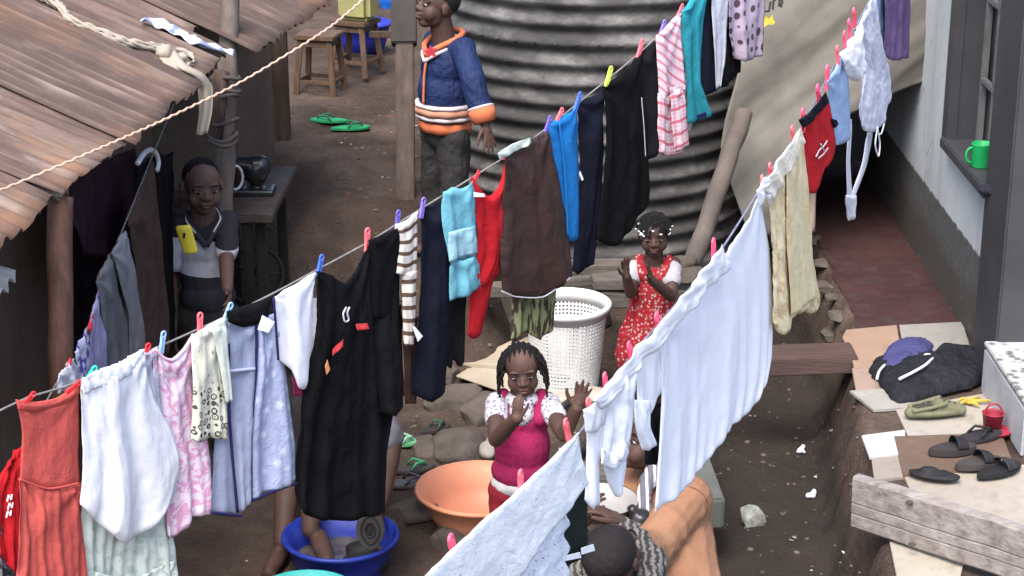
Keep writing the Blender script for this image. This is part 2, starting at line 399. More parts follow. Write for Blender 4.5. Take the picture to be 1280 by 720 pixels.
# ---------------------------------------------------------------- left: huts with rusty roofs
RUST = NG('rusty_iron', .8, .3); g = RUST; uv = g.tc.outputs['UV']
s1 = g.noise(3.2, 6, .62, g.mapping(uv, (5, .8, 1))); s2 = g.noise(1.6, 4, .6, g.mapping(uv, (1.6, 1, 1), loc=(3, 1, 0))); s3 = g.noise(26, 4, .65, uv)
c = g.ramp(s1, [(.28, (.050, .034, .028)), (.45, (.088, .058, .046)), (.62, (.140, .098, .077)), (.80, (.22, .168, .138))])
c = g.mix(g.ramp(s2, [(.54, 0), (.70, .7)]), c, (.21, .105, .056))
s4 = g.noise(2.3, 4, .6, g.mapping(uv, (3.5, .9, 1), loc=(7, 2, 0)))
c = g.mix(g.ramp(s4, [(.60, 0), (.70, .6)]), c, (.25, .215, .19))
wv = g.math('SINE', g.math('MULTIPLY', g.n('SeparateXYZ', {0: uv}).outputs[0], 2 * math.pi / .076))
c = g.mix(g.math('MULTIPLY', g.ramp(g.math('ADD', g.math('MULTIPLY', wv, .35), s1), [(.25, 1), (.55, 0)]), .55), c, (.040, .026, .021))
c = g.mix(g.ramp(s3, [(.6, 0), (.75, .5)]), c, (.065, .04, .032)); g.color(c); g.bump(s3, .2, .01)

def sheet(name, o, u, w, lu, lw, mat, parent, lift=0., seed=0, sag=.0, wl=.076, amp=.0115, curl=0.):
    u, w = Vector(u).normalized(), Vector(w).normalized(); n = u.cross(w).normalized()
    if n.z < 0: n = -n
    nu, nv = int(lu / wl * 8), max(6, int(lw / .06)); vs = []; uvs = []
    for j in range(nv + 1):
        for i in range(nu + 1):
            a, b = lu * i / nu, lw * j / nv
            wob = .004 * nz(a * 9 + seed, b * 4) + .010 * nz(a * 2.2 + seed, b * 1.5)
            e = b + (.030 * nz(a * 5 + seed, 4.2) + .018 * nz(a * 23, seed)) * (1 - min(1, b / .15))
            h = lift + amp * math.sin(2 * math.pi * a / wl) + wob - sag * math.sin(math.pi * b / lw) + curl * ss(.14, 0, b) * (nz(a * 3, seed) + .2)
            vs.append(Vector(o) + u * a + w * e + n * h); uvs.append((a + seed, b))
    m = MB(); m.v = vs; m.f = [(j * (nu + 1) + i, j * (nu + 1) + i + 1, (j + 1) * (nu + 1) + i + 1, (j + 1) * (nu + 1) + i) for j in range(nv) for i in range(nu)]
    org = WL[parent]; me = bpy.data.meshes.new(name); me.from_pydata([tuple(p - org) for p in m.v], [], m.f)
    ul = me.uv_layers.new(name='UVMap')
    for lp in me.loops: ul.data[lp.index].uv = uvs[lp.vertex_index]
    me.polygons.foreach_set('use_smooth', [True] * len(me.polygons)); me.materials.append(mat)
    ob_ = bpy.data.objects.new(name, me); link(ob_, parent); WL[ob_] = org.copy()
    md = ob_.modifiers.new('thickness', 'SOLIDIFY'); md.thickness = .0025
    return ob_

MUD = NG('mud_wall', .95, .1); g = MUD; f = g.noise(3, 6, .65); f2 = g.noise(20, 5, .7)
g.color(g.mix(g.ramp(f2, [(.5, 0), (.75, .5)]), g.ramp(f, [(.3, (.13, .096, .074)), (.7, (.20, .152, .120))]), (.16, .13, .11))); g.bump(f2, .5, .02); MUD = g.m
OLDWOOD = NG('old_wood', .85, .2); g = OLDWOOD; v = g.mapping(g.tc.outputs['Object'], (9, 9, .9)); f = g.noise(4, 6, .65, v)
g.color(g.ramp(f, [(.3, (.045, .028, .021)), (.55, (.085, .056, .042)), (.75, (.14, .105, .085))])); g.bump(g.noise(9, 5, .7, v), .6, .02); OLDWOOD = g.m

EA, EB = P(75, 240, 5.58), P(270, 70, 7.34); EA.z = EB.z = 1.65
eu = (EB - EA).normalized(); eup = Vector((-eu.y, eu.x, 0)); ew = (eup + Vector((0, 0, .44))).normalized()
EL = (EB - EA).length
hut = thing('mud_hut', 'low mud hut with a rusty corrugated iron roof in the upper left', 'hut', (-2.3, 6.4, 0))
m = MB(); m.box((-1.74, 5.75, .80), (.14, 1.9, 1.60)); m.box((-1.74, 8.2, .85), (.14, .9, 1.7)); m.box((-2.7, 8.65, .85), (2.0, .12, 1.7)); m.box((-2.9, 7.2, .85), (.1, 3, 1.7)); m.build('wall', MUD, hut)
roof = sheet('roof', EA + eu * -.60, eu, ew, .95, 2.4, RUST.m, hut, -.012, 1.3)
sheet('roof_sheet', EA + eu * -.04 + ew * -.02, eu, ew + eu * -.03, .62, 2.0, RUST.m, roof, .0, 7.3, curl=.02)
sheet('roof_sheet', EA + eu * .56 + ew * -.05, eu, ew + eu * .02, .86, 1.16, RUST.m, roof, .016, 3.1, curl=.012)
sheet('roof_sheet', EA + eu * 1.34 + ew * -.03, eu, ew + eu * -.02, .66, 1.3, RUST.m, roof, .004, 5.7)
sheet('roof_sheet', EA + eu * .25 + ew * 1.05, eu, ew, 2.4, 1.3, RUST.m, roof, .036, 9.2)
a = P(24, 345, 5.35)
zl = sheet('porch_sheet', a - eu * .62, eu, eup + Vector((0, 0, .30)), .62, .7, M('grey_iron', (.26, .245, .23), .7, .3, 9), hut, .0, 2.2)

# second hut behind
FA, FB = P(326, 70, 7.7), P(418, 3, 8.75); FA.z = FB.z = 1.60
fu = (FB - FA).normalized(); fup = Vector((-fu.y, fu.x, 0)); fw = (fup + Vector((0, 0, .42))).normalized()
hut2 = thing('back_hut', 'second mud hut behind the tied pole with a rusty iron roof', 'hut', (-1.9, 9.4, .55))
roof2 = sheet('roof', FA - fu * .06, fu, fw, 1.5, 2.2, RUST.m, hut2, 0., 11.0)
sheet('roof_sheet', FA - fu * .62 + fw * .25, fu, fw, .66, 1.9, RUST.m, roof2, -.014, 13.0)
m = MB(); q = [P(298, 215, 9.3), P(346, 205, 9.9)]; 
wa, wb = Vector((q[0].x, q[0].y, .2)), Vector((q[1].x, q[1].y, .2)); ud = (wb - wa).normalized(); bk = Vector((-ud.y, ud.x, 0))
m.hexa([wa, wb, wb + bk * 2.2, wa + bk * 2.2, wa + Vector((0, 0, 1.5)), wb + Vector((0, 0, 1.5)), wb + bk * 2.2 + Vector((0, 0, 1.9)), wa + bk * 2.2 + Vector((0, 0, 1.9))]); m.build('wall', MUD, hut2, bevel=.02)
m = MB(); q1, q2 = P(352, 190, 10.3), P(378, 178, 10.9); m.bar((q1.x, q1.y, .4), (q1.x + .0, q1.y, 1.65), .10, .09); m.build('corner_post', OLDWOOD, hut2, bevel=.01)
# far fence of dark boards closing the yard
fen = thing('board_fence', 'dark weathered board fence closing the yard behind the stools', 'fence', (-1.2, 14.6, .6))
m = MB()
for k in range(34):
    x = -3.2 + k * .135; m.box((x, 14.6 + .01 * (k % 3), 1.5 + .05 * nz(k * .7, 2)), (.128, .02, 1.8 + .1 * nz(k, 1)))
m.build('boards', M('fence_boards', (.075, .06, .05), .9, .4, 5, .3, 20, stretch=(6, 6, .8)), fen)

# ---------------------------------------------------------------- poles
def pole(name, pts, rad, label, cat, seg=10, mat=None, parts=None):
    m = MB(); n = 24; q = []; rr = []
    for i in range(n + 1):
        t = i / n; a = t * (len(pts) - 1); k = min(int(a), len(pts) - 2); p = pts[k].lerp(pts[k + 1], a - k)
        q.append(p + Vector((.008 * nz(t * 5, rad * 99), .008 * nz(t * 5, 7), 0))); rr.append(rad * (1 + .10 * nz(t * 9, 3.3)))
    m.tube(q, rr, seg)
    return tag(m.build(name, mat or OLDWOOD, smooth=True), label, cat)
p0 = P(275, 470, 7.8); p0.z = 0
pl = thing('tied_pole', 'rough round pole bound with cloth strips beside the standing boy', 'pole', p0)
m = MB(); pts = [p0, P(277, 260, 7.80), P(284, 100, 7.72), P(290, -60, 7.7)]
qq = []; rr = []
for i in range(31):
    t = i / 30; a_ = t * 3; k = min(int(a_), 2); qq.append(pts[k].lerp(pts[k + 1], a_ - k) + Vector((.006 * nz(t * 6, 1), 0, 0))); rr.append(.050 + .006 * nz(t * 12, 4) - .012 * t)
m.tube(qq, rr, 12); m.build('shaft', M('grey_bark', (.115, .092, .078), .9, .4, 5, .6, 14, stretch=(4, 4, .6)), pl, smooth=True)
m = MB(); qq = [P(286, 195, 7.66), P(283, 130, 7.64), P(292, 80, 7.62)]; m.tube([P(267, 175, 7.7), P(270, 130, 7.68), P(277, 88, 7.66)], [.035, .042, .03], 9); m.build('splint', OLDWOOD, pl, smooth=True)
BRAG = M('binding_rag', (.075, .062, .055), .95, .4, 20)
for (px, py) in ((281, 96), (281, 112), (280, 118), (279, 150), (278, 170), (277, 176)):
    c = P(px, py, 7.70); ring = [c + Vector((.058 * math.cos(t), .058 * math.sin(t), .010 * math.sin(t * 2 + px))) for t in [2 * math.pi * k / 16 for k in range(16)]]; m = MB(); m.tube(ring, .009, 6, closed=True); m.build('binding', BRAG, pl, smooth=True)

b = P(74, 520, 5.62); pole('roof_post', [Vector((b.x, b.y, 0)), P(75, 440, 5.62), P(75, 246, 5.62)], .037, 'brown wooden roof post holding up the near roof corner', 'post', mat=M('red_brown_wood', (.085, .040, .027), .75, .45, 6, .5, 12, stretch=(5, 5, .6)))
b = P(507, 249, 9.15)
tp = thing('timber_post', 'square dark timber post beside the boy in the navy jacket', 'post', (b.x, b.y, .5))
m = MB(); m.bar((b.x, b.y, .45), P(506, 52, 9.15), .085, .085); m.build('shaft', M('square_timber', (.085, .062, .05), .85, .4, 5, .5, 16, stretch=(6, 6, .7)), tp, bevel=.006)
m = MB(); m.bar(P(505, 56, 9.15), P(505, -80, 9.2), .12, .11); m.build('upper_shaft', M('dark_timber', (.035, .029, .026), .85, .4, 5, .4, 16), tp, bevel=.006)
m = MB(); m.bar(P(462, 43, 9.3), P(512, 43, 9.26), .03, .03); m.build('cross_rail', OLDWOOD, tp, bevel=.003)
pole('leaning_log', [P(866, 330, 8.75), P(912, 196, 9.05), P(930, 140, 9.15)], .045, 'grey log leaning on the tank edge under the tarpaulin', 'log', mat=M('grey_log', (.10, .082, .07), .9, .4, 5, .5, 14))
# ================================================================ THINGS STANDING AND LYING AROUND
def gz(px, py, lo=-.3):                                  # where a photo pixel meets the uneven ground
    d = ray(px, py); c = 5.0
    while c < 20:
        p = CAMP + d * c
        if p.z <= th(p.x, p.y): return Vector((p.x, p.y, th(p.x, p.y)))
        c += .01
    return p
def zat(x, y): return th(x, y)
def blob(name, mat, parent, prims, voxel, it=3, wrinkle=None, loc=None):
    m = MB(); prims(m); return m.build(name, mat, parent, remesh=voxel, smooth_it=it, wrinkle=wrinkle, loc=loc)

# ---- tarpaulin hung beside the tank
g = NG('canvas', .9, .15); ob = g.tc.outputs['Object']; f = g.noise(4, 5, .6); f2 = g.noise(90, 2, .5)
c = g.ramp(f, [(.3, (.105, .097, .084)), (.7, (.155, .145, .125))]); c = g.mix(g.ramp(g.noise(1.7, 4, .6), [(.45, 0), (.75, .5)]), c, (.085, .077, .067)); g.color(c); g.bump(f2, .15, .004)
def tpt(px, py, c0):
    return P(px, py, c0)
TL = [(930, -120), (928, 60), (906, 150), (901, 185), (912, 225), (925, 262), (938, 300)]
TB = [(938, 300), (975, 292), (1005, 250), (1018, 185), (1060, 138), (1120, 116), (1162, 102)]
TTp = [(930, -120), (1162, -120)]; TRt = [(1162, -120), (1163, 0), (1162, 102)]
def cc(px): return 9.32 + .25 * math.sin((px - 900) / 260 * 1.6)
def v3(q): return [P(x, y, cc(x)) for x, y in q]
def poly_at(q, n):
    L = [0]
    for i in range(1, len(q)): L.append(L[-1] + (q[i] - q[i - 1]).length)
    out = []
    for i in range(n + 1):
        s = L[-1] * i / n; k = 0
        while k < len(L) - 2 and L[k + 1] < s: k += 1
        out.append(q[k].lerp(q[k + 1], (s - L[k]) / max(1e-9, L[k + 1] - L[k])))
    return out
nu, nv = 70, 70; A_, B_, C_, D_ = poly_at(v3(TTp), nu), poly_at(v3(TB), nu), poly_at(v3(TL), nv), poly_at(v3(TRt), nv)
m = MB()
for j in range(nv + 1):
    for i in range(nu + 1):
        u, v = i / nu, j / nv
        p = A_[i] * (1 - v) + B_[i] * v + C_[j] * (1 - u) + D_[j] * u - (A_[0] * (1 - u) * (1 - v) + A_[-1] * u * (1 - v) + B_[0] * (1 - u) * v + B_[-1] * u * v)
        t = p.x * .72 + p.z * -1.0                         # folds run down from upper right to lower left
        s = p.x * 1.0 + p.z * .55
        h = .085 * nz(t * 2.2 + .3 * nz(s, 1), s * .55) + .045 * nz(t * 6, s * .8, 4) + .008 * nz(t * 16, s * 3, 8)
        m.v.append(p + Vector((0, -1, 0)) * (h + .02))
m.f = [(j * (nu + 1) + i, j * (nu + 1) + i + 1, (j + 1) * (nu + 1) + i + 1, (j + 1) * (nu + 1) + i) for j in range(nv) for i in range(nu)]
tarp = m.build('tarpaulin', g.m, smooth=True, solid=.004); tag(tarp, 'large grey beige canvas tarpaulin draped beside the water tank', 'tarpaulin')
YEL = M('faded_yellow', (.40, .32, .04), .85, .3, 30); INK = M('faded_ink', (.03, .03, .032), .85, .3, 30)
m = MB()
def strip(m, q, w, c0=9.20):
    q = [P(x, y, c0) for x, y in q]; m.tube(q, w, 5)
for q in ([(952, 2), (955, 14)], [(955, 14), (961, 14), (963, 2)], [(966, 12), (967, 1)], [(967, 1), (972, -4)], [(974, 8), (975, -6)], [(975, -6), (978, 2), (976, 9)]): strip(m, q, .006)
m.build('printed_letters', INK, tarp)
m = MB(); q = [P(x, y, 9.23) for x, y in ((953, 30), (950, 26), (955, 24), (956, 18), (961, 23), (966, 17), (966, 24), (969, 27), (966, 31), (960, 30), (955, 34))]; m.prism(q, (0, -.006, 0)); m.build('printed_emblem', YEL, tarp)
pole('pale_post', [P(1013, 290, 9.55), P(1014, 200, 9.6), P(1015, 60, 9.6)], .024, 'pale narrow post at the left edge of the dark doorway', 'post', mat=M('pale_wood', (.22, .18, .15), .85, .3, 6))

# ---- stools
SW = NG('brown_stool_wood', .65, .3); g = SW; v = g.mapping(g.tc.outputs['Object'], (12, 12, 1.5)); g.color(g.ramp(g.noise(4, 5, .6, v), [(.3, (.055, .032, .020)), (.7, (.115, .070, .043))])); g.bump(g.noise(8, 4, .6, v), .3, .01); SW = g.m
def stool(name, label, c0, hgt, top, splay, rz, group):
    t = thing(name, label, 'stool', c0, group); rot = Matrix.Rotation(rz, 3, 'Z'); c0 = Vector(c0)
    w, dpt = top
    m = MB(); m.box(c0 + Vector((0, 0, hgt)), (w, dpt, .028), rz); m.build('seat', SW, t, bevel=.005)
    feet = []
    for sx, sy in ((-1, -1), (1, -1), (1, 1), (-1, 1)):
        a = c0 + rot @ Vector((sx * (w / 2 - .035), sy * (dpt / 2 - .03), hgt - .015)); b = c0 + rot @ Vector((sx * (w / 2 - .035 + splay), sy * (dpt / 2 - .03 + splay), -.01))
        m = MB(); m.bar(a, b, .034, .034, (0, 1, 0)); m.build('leg', SW, t, bevel=.003); feet.append((a, b))
    for i in range(4):
        a = feet[i][0].lerp(feet[i][1], .72); b = feet[(i + 1) % 4][0].lerp(feet[(i + 1) % 4][1], .72); m = MB(); m.bar(a, b, .018, .022); m.build('stretcher', SW, t, bevel=.002)
        a = feet[i][0].lerp(feet[i][1], .06); b = feet[(i + 1) % 4][0].lerp(feet[(i + 1) % 4][1], .06); m = MB(); m.bar(a, b, .018, .04); m.build('apron', SW, t, bevel=.002)
    return t
p = gz(401, 118); stool('wooden_stool', 'small square brown wooden stool in front of the mud wall', p, .345, (.245, .21), .03, R(-14), 'wooden stools in the back yard')
p = gz(446, 90); stool('wooden_stool', 'wooden stool carrying the yellow jerrycan', p, .31, (.24, .22), .035, R(-24), 'wooden stools in the back yard')
# jerrycan on the taller stool
js = p + Vector((.0, .0, .327)); jc = thing('jerrycan', 'faded yellow plastic jerrycan standing on a stool', 'jerrycan', js)
JY = M('yellow_plastic', (.26, .245, .10), .5, .2, 5, .08, 10)
m = MB(); m.box(js + Vector((.02, -.02, .16)), (.22, .16, .32), R(-24)); m.build('body', JY, jc, bevel=.03, smooth=False)
m = MB(); hc = js + Vector((.02, -.02, .335)); m.tube([hc + Vector((-.07, 0, -.03)), hc + Vector((-.06, 0, .03)), hc + Vector((.04, 0, .03)), hc + Vector((.06, 0, -.03))], .014, 8); m.build('handle', JY, jc, smooth=True)

def basin(name, label, c0, r_top, r_bot, h, mat, rim=.012, inner=None):
    t = thing(name, label, 'basin', c0, 'plastic washing basins'); th_ = .006
    m = MB(); m.lathe([(.001, 0), (r_bot * .9, 0), (r_bot, .008), (r_bot + (r_top - r_bot) * .55, h * .5), (r_top, h), (r_top + rim, h + .002), (r_top + rim, h + .010), (r_top - th_, h + .008), (r_bot + (r_top - r_bot) * .55 - th_, h * .5), (r_bot - th_, .014), (.001, .010)], Vector(c0), 64)
    m.build('bowl', mat, t, smooth=True)
    ring = [Vector(c0) + Vector((math.cos(2 * math.pi * k / 64) * (r_top + rim * .6), math.sin(2 * math.pi * k / 64) * (r_top + rim * .6), h + .006)) for k in range(64)]
    m = MB(); m.tube(ring, rim * .75, 8, closed=True); m.build('rim', mat, t, smooth=True); return t
def plast(name, col, r=.38):
    g = NG(name, r, .4); f = g.noise(6, 4, .6); g.color(g.mix(g.ramp(g.noise(11, 6, .75), [(.5, 0), (.72, .45)]), g.ramp(f, [(.3, tuple(k * .8 for k in col)), (.7, col)]), tuple(k * .55 + .05 for k in col))); g.t.links.new(g.ramp(g.noise(14, 4), [(.3, r), (.7, r + .25)]), g.b.inputs['Roughness']); g.t.nodes['Principled BSDF'].inputs['Subsurface Weight'].default_value = .0; return g.m
PB = plast('blue_plastic', (.012, .028, .26))
c0 = gz(427, 712); basin('basin', 'deep blue basin with a person\'s foot and dirty water in it', c0 + Vector((0, 0, -.01)), .195, .15, .14, PB)
BASIN = c0
m = MB(); m.lathe([(.001, 0), (.165, 0), (.165, .004), (.001, .004)], c0 + Vector((0, 0, .045)), 40); g = NG('dirty_water', .12, .5); g.color(g.ramp(g.noise(12, 4), [(.35, (.03, .026, .024)), (.7, (.10, .09, .08))])); g.bump(g.noise(18), .2, .01)
tag(m.build('washing_water', g.m, smooth=False, loc=c0 + Vector((0, 0, .045))), 'murky grey washing water inside the deep blue basin', 'water')
c0 = gz(600, 662); BASIN2 = c0; basin('basin', 'big pale orange basin beside the girl in pink', c0 + Vector((0, .02, .0)), .228, .155, .15, plast('orange_plastic', (.60, .235, .125), .4))
c0 = Vector((-.695, 5.755, 0)); basin('basin', 'turquoise basin rim at the bottom edge in front of the blue one', c0 + Vector((0, .0, .0)), .165, .13, .12, plast('turquoise_plastic', (.05, .42, .38)))
c0 = gz(446, 72); basin('basin', 'small blue basin behind the stools', c0 + Vector((.03, .22, 0)), .17, .13, .17, plast('far_blue_plastic', (.020, .025, .30)))
# blue and green bag at the back
p = P(487, 2, 13.8)
bgm = uvb = NG('blue_bag_plastic', .4, .4); z_ = bgm.noise(5, 2, .5); bgm.color(bgm.ramp(z_, [(.55, (.01, .10, .42)), (.62, (.02, .35, .14))], 'CONSTANT'))
tag(blob('shopping_bag', bgm.m, None, lambda m: (m.ell(p + Vector((0, 0, .05)), (.085, .06, .16)), m.cap(p + Vector((0, 0, .2)), .02, p + Vector((0, 0, .5)), .015)), .02, wrinkle=lambda q, n: .01 * nz(q.x * 20, q.z * 20)), 'blue and green plastic bag hanging at the back beside the timber post', 'bag')

# ---- sandals
def sandal_mesh(L=.21, w=.078, strap=True, thick=.014, heel=.0):
    m = MB(); o = []
    for k in range(28):
        a = 2 * math.pi * k / 28; y = math.cos(a) * L / 2; ww = w / 2 * (1 + .18 * math.cos(a)) * (1 - .12 * math.cos(2 * a)); o.append(Vector((math.sin(a) * ww, y, 0)))
    m.prism(o, (0, 0, thick + heel))
    return m
def strap_mesh(L, w, z, wide=False):
    m = MB()
    if wide:
        def fn(u, v): a = math.pi * u; return (math.cos(a) * w * .54, L * (.02 + .22 * v), z + math.sin(a) * .042 * (1 - .35 * v))
        m.grid(fn, 16, 8)
    else:
        m.tube([(-w * .45, -L * .08, z), (-w * .36, L * .04, z + .026), (0, L * .27, z + .016), (0, L * .30, z)], .0055, 7); m.tube([(w * .45, -L * .08, z), (w * .36, L * .04, z + .026), (0, L * .27, z + .016)], .0055, 7)
    return m
RUB = {}
def rub(col):
    col = tuple(k * .75 for k in col)
    if col not in RUB: RUB[col] = M('rubber_%d' % len(RUB), col, .7, .25, 14)
    return RUB[col]
def sandal(label, loc, rz, sole, strapc, L=.21, w=.078, wide=False, thick=.014, tilt=0, name='flip_flop', cat='sandal', group='loose sandals and shoes'):
    t = thing(name, label, cat, loc, group); 
    a = sandal_mesh(L, w, thick=thick).build('sole', rub(sole), t, bevel=.003, loc=(0, 0, 0)); s_ = strap_mesh(L, w, thick, wide).build('strap', rub(strapc), t, smooth=True, loc=(0, 0, 0), solid=.004 if wide else 0)
    t.rotation_euler = (tilt, 0, rz); return t
GRN, DGR = (.02, .30, .11), (.03, .16, .08)
p = gz(412, 153); sandal('green flip flop nearer the stool, one of two on the bare earth', p + Vector((0, 0, .004)), R(80), GRN, DGR, .22, .085)
p = gz(438, 163); sandal('green flip flop nearer the timber post, one of two on the bare earth', p + Vector((0, 0, .004)), R(-78), GRN, DGR, .22, .085)
p = gz(505, 558); sandal('green flip flop with a pale green strap on the muddy stones near the blue basin', p + Vector((0, 0, .006)), R(-75), (.16, .42, .20), (.28, .55, .34), .13, .06)
p = gz(516, 590); sandal('dark flip flop with a green strap lying among the muddy stones', p + Vector((0, 0, .006)), R(-70), (.06, .05, .045), (.05, .32, .14), .19, .07)
p = gz(510, 608); sandal('grey flip flop below the green ones on the muddy stones', p + Vector((0, 0, .004)), R(-78), (.085, .08, .085), (.05, .05, .06), .20, .075)
p = gz(545, 540); sandal('small black flip flop between the rocks and the green sandal', p + Vector((0, 0, .006)), R(-50), (.035, .03, .03), (.04, .09, .05), .15, .06)
BLK, BK2 = (.016, .015, .016), (.028, .026, .026)
def on_tile(px, py, z=.203): return G(px, py, z)
sandal('black strappy flip flop with its strap standing up on the brown tile', on_tile(1222, 548), R(-62), (.03, .028, .03), BLK, .235, .085)
sandal('black wedge sandal with a pale worn insole on the brown tile', on_tile(1190, 566), R(-75), (.045, .038, .036), BLK, .20, .08, True, .028)
sandal('second black wedge sandal nearer the plank with a grey insole', on_tile(1222, 583), R(-68), (.06, .05, .048), BLK, .20, .08, True, .026)
sandal('flat black slipper beside the white step block', on_tile(1248, 590), R(-55), BLK, BK2, .23, .085, True, .016)
p = on_tile(1168, 597); tag(blob('squashed_slipper', rub(BLK), None, lambda m: (m.ell(p + Vector((0, 0, .012)), (.10, .045, .014), Matrix.Rotation(R(-18), 3, 'Z')), m.ell(p + Vector((-.02, .01, .024)), (.035, .03, .016))), .005, wrinkle=lambda q, n: .004 * nz(q.x * 40, q.y * 40)), 'squashed black slipper lying just behind the plank', 'slipper', 'loose sandals and shoes')
# olive clog
p = on_tile(1168, 520, .200); ck = thing('clog', 'olive green rubber clog on the cream tile', 'clog', p, 'loose sandals and shoes'); rt = Matrix.Rotation(R(10), 3, 'Z')
OL = M('olive_rubber', (.13, .13, .075), .75, .2, 20)
def clog(m):
    for k in range(12):
        t = k / 11; m.ell(p + rt @ Vector((-.10 + .205 * t, 0, .022)), (.028, .030 + .014 * math.sin(math.pi * min(1, t * 1.1)) + .006 * t, .022))
    for k in range(6):
        t = k / 5; m.ell(p + rt @ Vector((.015 + .075 * t, 0, .043 - .012 * t)), (.028, .038 - .004 * t, .030 - .009 * t))
    for s in (-1, 1): m.chain([p + rt @ Vector((-.10, s * .028, .04)), p + rt @ Vector((-.03, s * .036, .052)), p + rt @ Vector((.03, s * .034, .065))], [.008, .008, .010])
blob('shell', OL, ck, clog, .004, 2)
m = MB()
for k in range(3):
    for s in (-1, 1): m.ell(p + rt @ Vector((.03 + .022 * k, s * (.016 + .002 * k), .0735 - .006 * k)), (.004, .004, .003))
m.ell(p + rt @ Vector((-.035, 0, .046)), (.06, .024, .006)); m.build('insole', rub((.05, .05, .035)), ck, smooth=True)
# red plastic cup and dish
p = on_tile(1240, 537, .203); rc = thing('cup', 'red plastic cup with a bail handle standing on a red dish by the step', 'cup', p)
RP = plast('red_plastic', (.30, .018, .04), .5)
m = MB(); m.lathe([(.001, 0), (.050, 0), (.058, .012), (.054, .012), (.048, .006), (.001, .006)], p + Vector((.012, -.03, .0)), 32); m.build('dish', RP, rc, smooth=False)
m = MB(); m.lathe([(.001, .008), (.034, .008), (.042, .070), (.045, .072), (.041, .074), (.036, .066), (.032, .012), (.001, .011)], p, 28); m.build('cup', RP, rc, smooth=True)
m = MB(); m.tube([p + Vector((.036 * math.cos(a), 0, .060 + .05 * math.sin(a))) for a in [math.pi * k / 12 for k in range(13)]], .004, 6); m.build('handle', RP, rc, smooth=True)
# peel
p = on_tile(1210, 504, .2); m = MB()
for k in range(5):
    a = k * 1.2; q = [p + Vector((.012 * math.cos(a), .012 * math.sin(a), .008)), p + Vector((.05 * math.cos(a) + .02, .035 * math.sin(a), .012)), p + Vector((.09 * math.cos(a) + .03, .05 * math.sin(a + .3), .003))]; m.chain(cr(q, 5), [.009, .008, .007, .006, .004, .002])
tag(m.build('banana_peel', M('peel_yellow', (.42, .30, .045), .7, .4, 40), smooth=True), 'dried yellow peel lying behind the olive clog', 'peel')
# dropped jacket, black with a blue lining
p = G(1158, 470, .2); JB = cloth3('black_nylon', (.015, .015, .019), .25, .5, 1.3, .6); JL = M('blue_lining', (.040, .040, .115), .75, .2, 9, .2, 25); JW = M('white_stripe', (.55, .55, .58), .8, .1, 9)
jk = thing('dropped_jacket', 'black jacket with a purple blue lining dropped in a heap on the tiles', 'jacket', p)
def wr(q, n): return .016 * nz(q.x * 7, q.y * 7, q.z * 9) + .008 * nz(q.x * 18 + q.y * 9, q.y * 18, q.z * 20)
def heap(name, mat, parent, px, z0, h, seed, base=None, ridge=.35, nr=34, na=110):
    pts = cr([G(x, y, z0) for x, y in px] + [G(*px[0], z0)], na)[:-1]; c0 = sum(pts, Vector()) / len(pts); m = MB(); vs = []
    for j in range(nr + 1):
        r = j / nr
        for k in range(na):
            q = c0.lerp(pts[k], r * (1 + .05 * nz(k * .35, seed))); e = (max(0, 1 - r ** 3.2)) ** .55
            w = 1 - abs(nz(q.x * 6 + seed, q.y * 6 + 2 * q.x)) * 1.7; w2 = 1 - abs(nz(q.x * 13 - q.y * 6, q.y * 12 + seed, 3)) * 1.6
            hh_ = h * e * (.62 + .5 * nz(q.x * 4.5 + seed, q.y * 4.5) + ridge * w * .8 + ridge * .45 * w2) + .004 * nz(q.x * 50, q.y * 50, seed)
            b0 = base(q) if base else 0
            vs.append(Vector((q.x, q.y, z0 + b0 + max(.001, hh_))))
    m.v = vs + [Vector((v.x, v.y, z0 - .002 + (base(v) * .9 if base else 0))) for v in vs[-na:]]
    for j in range(nr + 1):
        for k in range(na): k2 = (k + 1) % na; m.f.append((j * na + k, j * na + k2, (j + 1) * na + k2, (j + 1) * na + k))
    return m.build(name, mat, parent, smooth=True, fixn=True)
JBD = [(1086, 465), (1092, 452), (1112, 446), (1140, 440), (1168, 446), (1186, 434), (1212, 436), (1232, 446), (1235, 470), (1216, 484), (1188, 490), (1160, 498), (1122, 504), (1106, 490), (1096, 478)]
heap('shell', JB, jk, JBD, .200, .060, 3.7, None, .5)
cj = G(1150, 462, .2)
def lb(q): return .036 * max(0, 1 - ((q.x - cj.x) / .32) ** 2)
heap('lining', JL, jk, [(1100, 462), (1108, 446), (1126, 436), (1150, 433), (1166, 440), (1160, 452), (1144, 462), (1126, 470), (1110, 470)], .203, .030, 8.1, lb, .45)
m = MB(); m.tube(cr([G(1096, 474, .248), G(1099, 464, .258), G(1106, 456, .256)], 10), .006, 6); m.tube(cr([G(1124, 474, .270), G(1140, 466, .278), G(1156, 457, .280), G(1166, 448, .272)], 14), .0065, 6); m.build('stripe', JW, jk, smooth=True)
p = G(1160, 444, .272); blob('label', JW, jk, lambda m: m.ell(p, (.02, .015, .008)), .004)

